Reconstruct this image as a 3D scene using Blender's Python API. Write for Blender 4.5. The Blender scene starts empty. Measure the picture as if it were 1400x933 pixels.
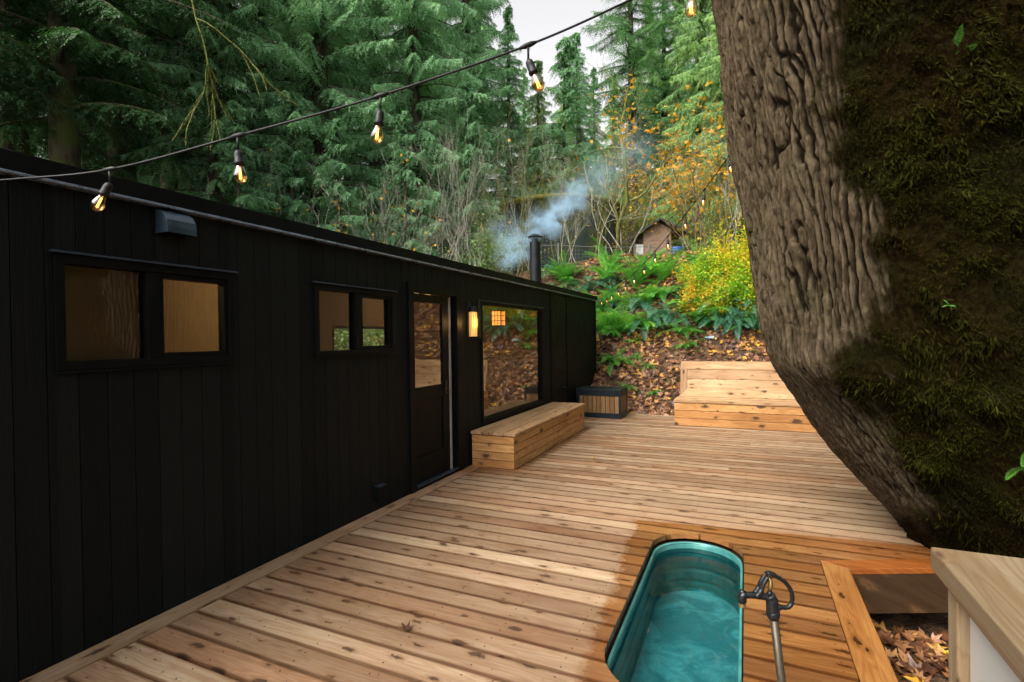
import bpy, math, random
import numpy as np
from mathutils import Vector, Matrix
random.seed(7); RNG = np.random.default_rng(11)
S = bpy.context.scene
COL = S.collection
rad = math.radians
# ------------------------------------------------------------------ camera frame
CAM = np.array([3.139, 0.0, 1.6]); FPX = 703.0
_v1 = np.array([319., 10.5, -FPX]); _v2 = np.array([-1550., -16.5, -FPX])
_Y = _v1/np.linalg.norm(_v1); _X = -_v2/np.linalg.norm(_v2)
_X = _X-_Y*_X.dot(_Y); _X /= np.linalg.norm(_X); _Z = np.cross(_X, _Y)
ROT = np.array([_X, _Y, _Z])
def ray(px, py): return ROT@np.array([px-700., -(py-466.5), -FPX])
def at(px, py, d): return CAM+ray(px, py)*(d/FPX)          # point at view depth d (metres)
def onz(px, py, z):
    r = ray(px, py); return CAM+r*((z-CAM[2])/r[2])
# ------------------------------------------------------------------ numpy noise
def _h(ix, iy, s):
    n = (ix*374761393+iy*668265263+s*982451653) & 0x7fffffff
    n = (n ^ (n >> 13))*1274126177 & 0x7fffffff
    return ((n ^ (n >> 16)) & 0xffff)/65535.
def noise2(x, y, s=0):
    x = np.asarray(x, float); y = np.asarray(y, float)
    ix = np.floor(x).astype(np.int64); iy = np.floor(y).astype(np.int64)
    fx = x-ix; fy = y-iy; fx = fx*fx*(3-2*fx); fy = fy*fy*(3-2*fy)
    return (_h(ix, iy, s)*(1-fx)+_h(ix+1, iy, s)*fx)*(1-fy)+(_h(ix, iy+1, s)*(1-fx)+_h(ix+1, iy+1, s)*fx)*fy
def fbm(x, y, s=0, o=4):
    t = 0; a = .5; 
    for k in range(o): t = t+a*noise2(x*2**k, y*2**k, s+k*17); a *= .5
    return t
def sstep(a, b, x):
    t = np.clip((x-a)/(b-a), 0, 1); return t*t*(3-2*t)
# ------------------------------------------------------------------ terrain
def H(x, y):
    x = np.asarray(x, float); y = np.asarray(y, float)
    s = np.maximum(np.maximum(y-10.55, (x-8.2)*.8), (-x-4.2)*.6)
    z = -.52*(1-sstep(-.4, .02, s))
    sp = np.maximum(s, 0)
    z = z+.70*np.minimum(sp, 5.6)+.10*np.clip(sp-5.6, 0, 16)+.33*np.clip(sp-21.6, 0, 130)
    z = z+(fbm(x*.35+9, y*.35, 3, 4)-.47)*1.3*sstep(.3, 4, sp)
    z = z+(fbm(x*1.7, y*1.7, 8, 3)-.44)*.22*sstep(.1, 1., sp)+(fbm(x*2.1, y*2.1, 9, 3)-.44)*.1*(1-sstep(-.5, -.1, s))
    return z
def hit(px, py):
    r = ray(px, py)/FPX
    for k in range(900):
        d = 8+k*.05; p = CAM+r*d
        if p[2] <= float(H(p[0], p[1])): return p
    return p
# ------------------------------------------------------------------ mesh helpers
def link(o, parent=None):
    COL.objects.link(o)
    if parent is not None: o.parent = parent
    return o
def tag(o, label=None, cat=None, group=None, kind=None):
    if label: o['label'] = label
    if cat: o['category'] = cat
    if group: o['group'] = group
    if kind: o['kind'] = kind
    return o
def empty(name, loc=(0, 0, 0), rz=0):
    o = bpy.data.objects.new(name, None); o.location = loc; o.rotation_euler.z = rz; o.empty_display_size = .1
    return link(o)
class MB:
    def __init__(s): s.v = []; s.f = []; s.uv = []; s.t = []
    def poly(s, pts, uvs=None, t=.5):
        i = len(s.v); s.v += [tuple(p) for p in pts]; s.f.append(tuple(range(i, i+len(pts))))
        s.uv += list(uvs) if uvs is not None else [(p[0], p[1]) for p in pts]; s.t.append(t)
    def mesh(s, vs, fs, t=.5, uvf=None):
        i = len(s.v); s.v += [tuple(p) for p in vs]
        for f in fs:
            s.f.append(tuple(k+i for k in f)); s.t.append(t)
            for k in f:
                p = vs[k]; s.uv.append(uvf(p) if uvf else (p[0]+p[1], p[2]))
    def prism(s, top, z0, z1, g='x', t=None, M=None):
        """vertical prism from a ccw outline; grain runs along g"""
        t = random.random() if t is None else t
        ou, ov = random.uniform(0, 50), random.uniform(0, 50)
        n = len(top); vs = [(p[0], p[1], z0) for p in top]+[(p[0], p[1], z1) for p in top]
        if g == 'x': fu = lambda p: (p[0]+ou, p[1]+ov+.7*p[2])
        elif g == 'y': fu = lambda p: (p[1]+ou, p[0]+ov+.7*p[2])
        else: fu = lambda p: (p[2]+ou, p[0]+p[1]+ov)
        fs = [tuple(range(n, 2*n)), tuple(range(n-1, -1, -1))]+[(k, (k+1) % n, n+(k+1) % n, n+k) for k in range(n)]
        uvs = [fu(p) for p in vs]
        if M is not None: vs = [tuple(M@Vector(p)) for p in vs]
        i = len(s.v); s.v += vs
        for f in fs:
            s.f.append(tuple(k+i for k in f)); s.t.append(t); s.uv += [uvs[k] for k in f]
    def box(s, x0, x1, y0, y1, z0, z1, g='x', t=None, M=None):
        s.prism([(x0, y0), (x1, y0), (x1, y1), (x0, y1)], z0, z1, g, t, M)
    def tube(s, path, r, n=8, t=.5, cap=True):
        P = [Vector(p) for p in path]
        R = r if hasattr(r, '__len__') else [r]*len(P)
        vs = []; fs = []; up = Vector((.13, .27, 1)); prev = None
        for i, p in enumerate(P):
            d = (P[min(i+1, len(P)-1)]-P[max(i-1, 0)]).normalized()
            if prev is None:
                a = d.orthogonal().normalized()
            else:
                a = (prev-d*prev.dot(d)).normalized()
            prev = a; b = d.cross(a)
            for k in range(n):
                th = 2*math.pi*k/n; vs.append(p+(a*math.cos(th)+b*math.sin(th))*R[i])
        for i in range(len(P)-1):
            for k in range(n): fs.append((i*n+k, i*n+(k+1) % n, (i+1)*n+(k+1) % n, (i+1)*n+k))
        if cap: fs.append(tuple(range(n-1, -1, -1))); fs.append(tuple((len(P)-1)*n+k for k in range(n)))
        s.mesh(vs, fs, t)
    def lathe(s, prof, c, n=20, t=.5, M=None):
        vs = []; fs = []
        for r, z in prof:
            for k in range(n):
                th = 2*math.pi*k/n; p = Vector((r*math.cos(th), r*math.sin(th), z))
                if M is not None: p = M@p
                vs.append(p+Vector(c))
        for i in range(len(prof)-1):
            for k in range(n): fs.append((i*n+k, i*n+(k+1) % n, (i+1)*n+(k+1) % n, (i+1)*n+k))
        if prof[0][0] > 1e-4: fs.append(tuple(range(n-1, -1, -1)))
        if prof[-1][0] > 1e-4: fs.append(tuple((len(prof)-1)*n+k for k in range(n)))
        s.mesh(vs, fs, t)
    def build(s, name, mat, parent=None, bevel=0, smooth=False, seg=2):
        me = bpy.data.meshes.new(name); me.from_pydata([tuple(v) for v in s.v], [], s.f)
        uv = me.uv_layers.new(name='UVMap'); uv.data.foreach_set('uv', np.array(s.uv, np.float32).ravel())
        a = me.attributes.new('tint', 'FLOAT', 'FACE'); a.data.foreach_set('value', np.array(s.t, np.float32))
        me.materials.append(mat)
        if smooth: me.polygons.foreach_set('use_smooth', [True]*len(me.polygons))
        me.update(); o = bpy.data.objects.new(name, me); link(o, parent)
        if bevel:
            m = o.modifiers.new('bevel', 'BEVEL'); m.width = bevel; m.segments = seg; m.limit_method = 'ANGLE'; m.angle_limit = rad(40)
        return o
def npmesh(name, V, F, tint, mat, parent=None, smooth=False, mk=True):
    """V (n,3); F (m,k) quads or tris; tint per face"""
    me = bpy.data.meshes.new(name); m, k = F.shape
    me.vertices.add(len(V)); me.vertices.foreach_set('co', V.astype(np.float32).ravel())
    me.loops.add(m*k); me.loops.foreach_set('vertex_index', F.astype(np.int32).ravel())
    me.polygons.add(m); me.polygons.foreach_set('loop_start', np.arange(0, m*k, k, dtype=np.int32))
    if smooth: me.polygons.foreach_set('use_smooth', np.ones(m, bool))
    me.update(calc_edges=True)
    if tint is not None:
        a = me.attributes.new('tint', 'FLOAT', 'FACE'); a.data.foreach_set('value', tint.astype(np.float32))
    me.materials.append(mat)
    if not mk: return me
    o = bpy.data.objects.new(name, me); return link(o, parent)
def nrm(a): return a/np.maximum(np.linalg.norm(a, axis=-1, keepdims=True), 1e-9)
def diamonds(P, D, N, L, W, fold=.0):
    """one pointed leaf per row: quad P -> side -> tip -> side"""
    D = nrm(D); Sd = nrm(np.cross(D, N)); Nn = np.cross(Sd, D)
    L = L[:, None]; W = W[:, None]
    mid = P+D*L*.42
    V = np.stack([P, mid+Sd*W*.5-Nn*W*fold, P+D*L, mid-Sd*W*.5-Nn*W*fold], 1).reshape(-1, 3)
    F = np.arange(len(P)*4).reshape(-1, 4); return V, F
def copy_tree(o, parent=None):
    c = o.copy(); COL.objects.link(c); c.parent = parent
    for ch in [q for q in bpy.data.objects if q.parent == o]: copy_tree(ch, c)
    return c
# ------------------------------------------------------------------ materials
class NT:
    def __init__(s, name):
        s.m = bpy.data.materials.new(name); s.m.use_nodes = True; s.t = s.m.node_tree; s.t.nodes.clear()
        s.out = s.n('ShaderNodeOutputMaterial')
    def n(s, ty, **k):
        nd = s.t.nodes.new(ty)
        for a, v in k.items(): setattr(nd, a, v)
        return nd
    def set(s, nd, i, v):
        if isinstance(v, bpy.types.NodeSocket): s.t.links.new(v, nd.inputs[i])
        elif v is not None: nd.inputs[i].default_value = v
    def math(s, op, a, b=None, c=None):
        nd = s.n('ShaderNodeMath', operation=op); s.set(nd, 0, a)
        if b is not None: s.set(nd, 1, b)
        if c is not None: s.set(nd, 2, c)
        return nd.outputs[0]
    def sm(s, v, a, b, o0=0., o1=1.):
        nd = s.n('ShaderNodeMapRange', interpolation_type='SMOOTHSTEP')
        s.set(nd, 0, v); s.set(nd, 1, a); s.set(nd, 2, b); s.set(nd, 3, o0); s.set(nd, 4, o1); return nd.outputs[0]
    def mix(s, f, a, b, bt='MIX'):
        nd = s.n('ShaderNodeMix', data_type='RGBA', blend_type=bt)
        s.set(nd, 0, f)
        for i, v in ((6, a), (7, b)):
            s.set(nd, i, v if isinstance(v, bpy.types.NodeSocket) else (v[0], v[1], v[2], 1)) 
        return nd.outputs[2]
    def vmap(s, v, sc=(1, 1, 1), loc=(0, 0, 0)):
        nd = s.n('ShaderNodeMapping'); s.set(nd, 0, v); nd.inputs[3].default_value = sc; s.set(nd, 1, loc); return nd.outputs[0]
    def noise(s, v, sc=5, det=4, rough=.55, dist=0):
        nd = s.n('ShaderNodeTexNoise'); s.set(nd, 'Vector', v); s.set(nd, 'Scale', sc); s.set(nd, 'Detail', det); s.set(nd, 'Roughness', rough); s.set(nd, 'Distortion', dist)
        return nd.outputs[0]
    def ramp(s, f, stops):
        nd = s.n('ShaderNodeValToRGB'); s.set(nd, 0, f); cr = nd.color_ramp
        while len(cr.elements) < len(stops): cr.elements.new(.5)
        for e, (p, c) in zip(cr.elements, stops): e.position = p; e.color = (*c, 1)
        return nd.outputs[0]
    def bump(s, h, st=.3, d=.01):
        nd = s.n('ShaderNodeBump'); s.set(nd, 'Height', h); s.set(nd, 'Strength', st); s.set(nd, 'Distance', d); return nd.outputs[0]
    def comb(s, x, y, z=0.):
        nd = s.n('ShaderNodeCombineXYZ'); s.set(nd, 0, x); s.set(nd, 1, y); s.set(nd, 2, z); return nd.outputs[0]
    def pr(s, col, rough=.6, metal=0., spec=.5, normal=None, emit=None, es=0, trans=None, ior=None, coat=None):
        nd = s.n('ShaderNodeBsdfPrincipled')
        s.set(nd, 'Base Color', col if isinstance(col, bpy.types.NodeSocket) else (*col, 1))
        s.set(nd, 'Roughness', rough); s.set(nd, 'Metallic', metal); s.set(nd, 'Specular IOR Level', spec)
        if normal is not None: s.set(nd, 'Normal', normal)
        if emit is not None:
            s.set(nd, 'Emission Color', emit if isinstance(emit, bpy.types.NodeSocket) else (*emit, 1)); s.set(nd, 'Emission Strength', es)
        if trans is not None: s.set(nd, 'Transmission Weight', trans)
        if ior is not None: s.set(nd, 'IOR', ior)
        return nd.outputs[0]
    def fin(s, sh): s.t.links.new(sh, s.out.inputs[0]); return s.m
    def tint(s):
        nd = s.n('ShaderNodeAttribute', attribute_name='tint'); return nd.outputs['Fac']
    def uv(s): return s.n('ShaderNodeUVMap', uv_map='UVMap').outputs[0]
    def obj(s): return s.n('ShaderNodeTexCoord').outputs['Object']
    def geo(s): return s.n('ShaderNodeNewGeometry').outputs['Position']

def wood_mat(name, pale, tan, warm, wet=None, knot=1., bump=.35, vsc=1., sat=1., edge=False):
    N = NT(name); t = N.tint(); uv = N.uv()
    sep = N.n('ShaderNodeSeparateXYZ'); N.set(sep, 0, uv); u, v = sep.outputs[0], sep.outputs[1]
    toff = N.math('MULTIPLY', t, 37.)
    # knots
    kv = N.n('ShaderNodeTexVoronoi', voronoi_dimensions='2D', feature='F1'); N.set(kv, 'Scale', 1.)
    N.set(kv, 'Vector', N.comb(N.math('MULTIPLY', u, 3.6), N.math('MULTIPLY', v, 9.5), 0.)); N.set(kv, 'Randomness', 1.)
    warp = N.noise(N.comb(N.math('MULTIPLY', u, 30.), N.math('MULTIPLY', v, 55.), toff), 1, 2)
    kd = N.math('ADD', kv.outputs['Distance'], N.math('MULTIPLY', N.math('SUBTRACT', warp, .5), .34))
    sepc = N.n('ShaderNodeSeparateColor'); N.set(sepc, 0, kv.outputs['Color'])
    ksz = N.math('ADD', N.math('MULTIPLY', N.math('POWER', sepc.outputs[0], 2.2), .19*knot), -.005)
    kmask = N.sm(N.math('SUBTRACT', ksz, kd), -.03, .05)
    khalo = N.sm(N.math('SUBTRACT', ksz, kd), -.22, .03)
    khalo = N.math('MULTIPLY', khalo, N.sm(ksz, .02, .08))
    # figure
    fig = N.noise(N.comb(N.math('MULTIPLY', u, .75), N.math('MULTIPLY', v, 9.*vsc), toff), 1, 2.5, .5, .25)
    fig = N.math('ADD', fig, N.math('MULTIPLY', khalo, .20))
    rings = N.math('PINGPONG', N.math('MULTIPLY', fig, 13.), .5)
    rings = N.sm(rings, .0, .34)
    streak = N.noise(N.comb(N.math('MULTIPLY', u, 1.3), N.math('MULTIPLY', v, 34.), toff), 1, 5, .6)
    fine = N.noise(N.comb(N.math('MULTIPLY', u, 9.), N.math('MULTIPLY', v, 320.), toff), 1, 3, .6)
    base = N.ramp(t, [(0., pale), (.2, tan), (.4, tuple(q*1.12 for q in pale)), (.55, warm), (.72, pale), (.86, tan), (1., tuple(q*.85 for q in warm))])
    dark = N.mix(1., base, (.56, .42, .31), 'MULTIPLY')
    c = N.mix(N.math('MULTIPLY', N.math('SUBTRACT', 1., rings), .5), base, dark)
    c = N.mix(N.sm(streak, .36, .68, 0, .6), c, N.mix(1., base, (.72, .58, .46), 'MULTIPLY'))
    c = N.mix(N.sm(fine, .42, .75, 0, .45), c, N.mix(1., base, (.6, .48, .38), 'MULTIPLY'))
    patch = N.noise(N.comb(N.math('MULTIPLY', u, 1.1), N.math('MULTIPLY', v, 3.), toff), 1, 3)
    c = N.mix(N.sm(patch, .42, .66, 0, .8), c, N.mix(1., c, (.72, .66, .62), 'MULTIPLY'))
    c = N.mix(N.math('MULTIPLY', khalo, .5), c, (.15, .075, .03))
    c = N.mix(N.math('MULTIPLY', kmask, .88), c, (.045, .025, .015))
    if edge:      # board-edge dirt plus the shade of the gaps, put into the colour
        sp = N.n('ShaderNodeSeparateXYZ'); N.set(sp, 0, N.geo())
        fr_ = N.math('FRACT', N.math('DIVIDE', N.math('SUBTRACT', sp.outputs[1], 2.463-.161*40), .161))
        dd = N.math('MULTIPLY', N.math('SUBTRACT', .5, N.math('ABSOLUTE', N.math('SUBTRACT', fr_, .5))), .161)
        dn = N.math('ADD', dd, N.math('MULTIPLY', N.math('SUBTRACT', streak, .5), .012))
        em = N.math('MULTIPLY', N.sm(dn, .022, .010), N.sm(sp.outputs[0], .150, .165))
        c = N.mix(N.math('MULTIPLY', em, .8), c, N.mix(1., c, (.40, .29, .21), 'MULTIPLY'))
    rough = .62
    if wet is not None:
        w = wet(N)
        wc = N.mix(1., c, (.64, .42, .24), 'MULTIPLY')
        wc = N.mix(N.sm(t, .2, .8, 0, .5), wc, N.mix(1., c, (.84, .53, .22), 'MULTIPLY'))
        c = N.mix(w, c, wc); rough = N.math('SUBTRACT', .52, N.math('MULTIPLY', w, .30))
    hgt = N.math('ADD', N.math('MULTIPLY', fine, .6), N.math('MULTIPLY', streak, .6))
    hgt = N.math('SUBTRACT', hgt, N.math('MULTIPLY', kmask, .4))
    return N.fin(N.pr(c, rough, 0, .35 if wet else .2, N.bump(hgt, bump, .004)))

def deck_wet(N):
    """wet patch round the tub plus damp strips beside the benches (real stains)"""
    p = N.geo(); sep = N.n('ShaderNodeSeparateXYZ'); N.set(sep, 0, p); x, y = sep.outputs[0], sep.outputs[1]
    nz = N.math('MULTIPLY', N.math('SUBTRACT', N.noise(p, 9, 6, .65), .5), .22)
    yb = N.math('ADD', N.math('MULTIPLY', N.math('FLOOR', N.math('DIVIDE', N.math('SUBTRACT', y, 2.463), .161)), .161), 2.46)
    lo = N.math('MULTIPLY', N.math('SUBTRACT', N.noise(N.comb(0., yb, 0.), 9., 1), .5), .16)
    # x > edge(y)
    xe = N.math('ADD', N.math('ADD', 2.33, N.math('MULTIPLY', N.math('SUBTRACT', y, 3.4), -.07)), N.math('ADD', nz, lo))
    a = N.sm(N.math('SUBTRACT', x, xe), -.03, .05)
    ye = N.math('ADD', 4.62, N.math('MULTIPLY', N.math('SUBTRACT', x, 3.4), .12))
    b = N.sm(N.math('SUBTRACT', ye, y), -.02, .03)
    tub = N.math('MULTIPLY', a, b)
    # by the wall bench
    dx = N.math('SUBTRACT', x, .6); e1 = N.sm(N.math('ADD', dx, nz), .18, .02); f1 = N.math('MULTIPLY', N.sm(y, 5.3, 5.6), N.sm(y, 8.9, 8.5))
    e2 = N.math('MULTIPLY', N.sm(N.math('ADD', x, N.math('MULTIPLY', nz, 2.)), .75, .05), N.sm(N.math('ABSOLUTE', N.math('SUBTRACT', y, 5.45)), .35, .05))
    s3 = N.math('MULTIPLY', N.sm(N.noise(N.comb(N.math('MULTIPLY', x, .5), N.math('MULTIPLY', yb, 7.), 3.), 1, 1), .56, .64), N.sm(x, 3.6, 1.0))
    wall = N.math('MAXIMUM', N.math('MULTIPLY', e1, f1), N.math('MAXIMUM', e2, N.math('MULTIPLY', s3, .42)))
    return N.math('MAXIMUM', tub, N.math('MULTIPLY', wall, .7))
M = {}
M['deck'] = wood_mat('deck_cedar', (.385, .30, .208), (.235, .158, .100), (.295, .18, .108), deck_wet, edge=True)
M['cedar'] = wood_mat('bench_cedar', (.54, .33, .14), (.44, .235, .09), (.38, .18, .06), knot=1.35)
M['cedar_pale'] = wood_mat('bench_pale_cedar', (.48, .34, .20), (.40, .265, .145), (.32, .20, .115), knot=1.1)
M['counter'] = wood_mat('counter_pine', (.21, .165, .105), (.18, .14, .085), (.19, .135, .08), knot=.7)
M['frame_wood'] = wood_mat('wet_frame_cedar', (.40, .30, .17), (.34, .22, .11), (.36, .19, .09), lambda N: 1.0)
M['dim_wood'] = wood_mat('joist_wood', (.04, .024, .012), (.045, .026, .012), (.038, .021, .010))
M['slat'] = wood_mat('slat_wood', (.30, .20, .10), (.24, .15, .07), (.22, .13, .06), knot=.3)

def clad_mat():
    N = NT('black_cladding'); t = N.tint(); uv = N.uv()
    sep = N.n('ShaderNodeSeparateXYZ'); N.set(sep, 0, uv); u, v = sep.outputs[0], sep.outputs[1]
    toff = N.math('MULTIPLY', t, 31.)
    g = N.noise(N.comb(N.math('MULTIPLY', u, 3.), N.math('MULTIPLY', v, 70.), toff), 1, 5, .6, .6)
    k = N.n('ShaderNodeTexVoronoi'); N.set(k, 'Vector', N.comb(N.math('MULTIPLY', u, 2.), N.math('MULTIPLY', v, 8.), toff)); N.set(k, 'Scale', 1.)
    kn = N.sm(k.outputs['Distance'], .16, .05)
    c = N.mix(t, (.0040, .0056, .0062), (.0078, .0096, .0098)); c = N.mix(N.sm(g, .4, .75, 0, .5), c, (.007, .007, .0066))
    hg = N.math('ADD', g, N.math('MULTIPLY', kn, .5))
    return N.fin(N.pr(c, N.sm(g, .3, .8, .45, .65), 0, .09, N.bump(hg, .7, .008)))
M['clad'] = clad_mat()
def simple(name, col, rough=.5, metal=0., spec=.5, var=.15, sc=8., bump=0.):
    N = NT(name); n = N.noise(N.obj(), sc, 4)
    c = N.mix(N.sm(n, .3, .7), tuple(q*(1-var) for q in col), tuple(min(1, q*(1+var)) for q in col))
    nm = N.bump(n, bump, .01) if bump else None
    return N.fin(N.pr(c, N.sm(n, .3, .7, max(.05, rough-.07), rough+.07), metal, spec, nm))
M['black'] = simple('black_paint', (.003, .0038, .0042), .5, 0, .10)
M['blackm'] = simple('black_metal', (.008, .010, .012), .4, .2, .3)
M['blueblack'] = simple('box_dark_blue_paint', (.006, .012, .018), .42, 0, .3)
M['flash'] = simple('drip_edge_sky_sheen', (.22, .28, .38), .3, .6)  # sky reflection put into the pale blue base colour
M['flash_dark'] = simple('dark_flashing', (.035, .055, .085), .35, .5)
M['hood'] = simple('hood_metal', (.035, .06, .085), .38, .4)
M['roof'] = simple('roof_membrane', (.008, .008, .009), .8, bump=.3)
M['strip'] = simple('pale_weather_strip', (.24, .22, .20), .5)
M['inwall'] = simple('interior_wall', (.40, .33, .22), .8, var=.03)
M['infloor'] = simple('interior_floor', (.22, .13, .07), .5)
M['blind'] = simple('roller_blind', (.42, .33, .24), .9, sc=160, var=.05)
M['iron'] = simple('cast_iron', (.018, .02, .024), .33, .5, sc=40, bump=.15)
M['galv'] = simple('galvanised_pipe', (.05, .04, .028), .45, .5, sc=30, bump=.1)
M['brass'] = simple('brass', (.35, .25, .10), .4, .9)
M['white_panel'] = simple('pale_plastic_panel', (.40, .40, .39), .35, sc=3., var=.04)
M['rubber'] = simple('black_rubber', (.004, .005, .007), .55, 0, .3)
M['bluetarp'] = simple('blue_plastic', (.03, .10, .35), .5)
M['shed'] = simple('shed_board', (.26, .17, .12), .8, bump=.3)
M['shroof'] = simple('shed_roof', (.05, .045, .045), .9, bump=.5)
M['post'] = simple('fence_post', (.12, .13, .11), .7)
M['towel'] = simple('cream_cloth', (.28, .24, .19), .9, bump=.3, sc=30)
M['steel'] = simple('dull_white_steel', (.5, .52, .52), .5)
def emis(name, col, st, base=(.8, .6, .3)):
    N = NT(name); return N.fin(N.pr(base, .4, emit=col, es=st))
M['filament'] = emis('filament_glow', (1., .46, .11), 4.5)
M['filament_dim'] = emis('faint_filament_glow', (1., .46, .12), 1.6)
M['lampglow'] = emis('lamp_glow', (1., .52, .13), .42, (.5, .32, .1))
M['lantern'] = emis('lantern_glow', (1., .30, .06), 2.2)
def glass_pane(name, tint=(.55, .5, .4), refl=1.):
    N = NT(name); tr = N.n('ShaderNodeBsdfTransparent'); tr.inputs[0].default_value = (*tint, 1)
    gl = N.n('ShaderNodeBsdfGlossy'); gl.inputs['Roughness'].default_value = .012; gl.inputs[0].default_value = (1, .97, .93, 1)
    wv = N.noise(N.geo(), 1.3, 1); N.set(gl, 'Normal', N.bump(wv, .06, .02))
    fr = N.n('ShaderNodeFresnel'); fr.inputs[0].default_value = 1.52
    f = N.math('MINIMUM', N.math('MULTIPLY_ADD', fr.outputs[0], 1.6*refl, .03*refl), 1.)
    mx = N.n('ShaderNodeMixShader'); N.set(mx, 0, f); N.set(mx, 1, tr.outputs[0]); N.set(mx, 2, gl.outputs[0]); return N.fin(mx.outputs[0])
M['glass'] = glass_pane('window_glass', (.6, .56, .47), 1.0); M['bigglass'] = glass_pane('large_window_glass', (.55, .5, .42), 1.25)
def bulb_glass():
    N = NT('amber_bulb_glass'); tr = N.n('ShaderNodeBsdfTransparent')
    N.set(tr, 0, (.98, .70, .38, 1))
    gl = N.n('ShaderNodeBsdfGlossy'); gl.inputs['Roughness'].default_value = .05
    lw = N.n('ShaderNodeLayerWeight'); lw.inputs[0].default_value = .35
    mx = N.n('ShaderNodeMixShader'); N.set(mx, 0, N.math('MULTIPLY_ADD', lw.outputs[1], .7, .08)); N.set(mx, 1, tr.outputs[0]); N.set(mx, 2, gl.outputs[0]); return N.fin(mx.outputs[0])
M['bulb'] = bulb_glass()
def leaf_mat(name, stops, trans=.35, rough=.5, spec=.3, nsc=.8, rnd=.25):
    N = NT(name); t = N.tint()
    n = N.noise(N.obj(), nsc, 3); oi = N.n('ShaderNodeObjectInfo')
    f = N.math('ADD', N.math('ADD', N.math('MULTIPLY', t, .62), N.math('MULTIPLY', N.math('SUBTRACT', n, .5), .7)), .19)
    f = N.math('ADD', f, N.math('MULTIPLY', N.math('SUBTRACT', oi.outputs['Random'], .5), rnd))
    c = N.ramp(f, stops)
    p = N.pr(c, rough, 0, spec); tl = N.n('ShaderNodeBsdfTranslucent'); N.set(tl, 0, N.mix(1., c, (1.15, 1.2, .75), 'MULTIPLY'))
    mx = N.n('ShaderNodeMixShader'); N.set(mx, 0, trans); N.set(mx, 1, p); N.set(mx, 2, tl.outputs[0]); return N.fin(mx.outputs[0])
M['cedar_leaf'] = leaf_mat('cedar_foliage', [(0, (0.068, 0.156, 0.072)), (.45, (0.154, 0.327, 0.168)), (.8, (0.289, 0.535, 0.299)), (1, (0.476, 0.678, 0.382))])
M['spruce_leaf'] = leaf_mat('spruce_foliage', [(0, (0.048, 0.118, 0.049)), (.5, (0.109, 0.251, 0.106)), (1, (0.239, 0.446, 0.190))])
M['light_leaf'] = leaf_mat('light_cedar_foliage', [(0, (0.086, 0.169, 0.065)), (.5, (0.208, 0.377, 0.140)), (1, (0.488, 0.635, 0.215))])
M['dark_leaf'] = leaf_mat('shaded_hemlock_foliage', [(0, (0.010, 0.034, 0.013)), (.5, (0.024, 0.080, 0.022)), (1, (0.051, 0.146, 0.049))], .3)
M['fern'] = leaf_mat('fern_green', [(0, (0.033, 0.140, 0.028)), (.45, (0.074, 0.282, 0.045)), (.8, (0.147, 0.432, 0.056)), (1, (0.330, 0.563, 0.068))], .35, .4, .4, 2.)
M['fern_blue'] = leaf_mat('dark_fern_green', [(0, (0.017, 0.072, 0.043)), (.5, (0.043, 0.158, 0.094)), (1, (0.130, 0.288, 0.173))], .25, .35, .6, 2.)
M['fern_dry'] = leaf_mat('withered_fern', [(0, (.10, .07, .03)), (.5, (.16, .15, .06)), (1, (.26, .24, .12))], .3, .6, .3, 2.)
M['bush_leaf'] = leaf_mat('yellow_green_bush', [(0, (.10, .26, .015)), (.30, (.22, .46, .03)), (.48, (.52, .54, .03)), (.68, (.68, .46, .03)), (1, (.6, .28, .02))], .45, .5, .3, 1.1, .5)
M['yellow_leaf'] = leaf_mat('yellow_maple_leaf', [(0, (.35, .16, .02)), (.5, (.60, .33, .03)), (1, (.70, .48, .06))], .4)
M['olive_leaf'] = leaf_mat('olive_shrub', [(0, (0.084, 0.120, 0.020)), (.5, (0.192, 0.240, 0.030)), (1, (0.408, 0.360, 0.050))], .4)
M['litter'] = leaf_mat('fallen_maple_leaves', [(0, (.02, .012, .010)), (.25, (.07, .028, .015)), (.42, (.20, .08, .03)), (.56, (.30, .16, .08)), (.68, (.50, .26, .04)), (.82, (.66, .40, .03)), (1, (.62, .52, .12))], .15, .45, .45, 3., 0)
M['moss'] = leaf_mat('moss', [(0, (.006, .006, .001)), (.4, (.014, .014, .0025)), (.75, (.028, .030, .005)), (1, (.055, .06, .01))], .2, .95, .01, 4., 0)
M['mossdark'] = leaf_mat('deep_moss', [(0, (.012, .018, .004)), (.5, (.03, .045, .01)), (1, (.07, .09, .018))], .25, .8, .1, 4., 0)
def bark(name, a, b, bump=.6, sc=7, moss=None):
    N = NT(name); o = N.obj(); n = N.noise(N.vmap(o, (sc, sc, sc*.16)), 1, 6, .6, .5); n2 = N.noise(o, 1.3, 4)
    c = N.mix(N.sm(n, .35, .65), a, b)
    if moss: c = N.mix(N.sm(n2, .48, .6, 0, .85), c, moss)
    return N.fin(N.pr(c, .9, 0, .15, N.bump(n, bump, .03)))
M['bark'] = bark('conifer_bark', (.035, .032, .024), (.09, .08, .06), moss=(.05, .07, .03))
M['bark_moss'] = bark('mossy_bark', (.030, .026, .018), (.07, .06, .04), moss=(.055, .075, .015))
M['pale_stem'] = bark('pale_stem_bark', (.20, .19, .16), (.38, .36, .31), sc=12)
M['mossy_stem'] = bark('mossy_stem', (.10, .10, .04), (.2, .2, .07), sc=12, moss=(.14, .17, .03))
M['brown_stem'] = bark('brown_twig_bark', (.12, .08, .05), (.22, .15, .10), sc=12)
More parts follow.
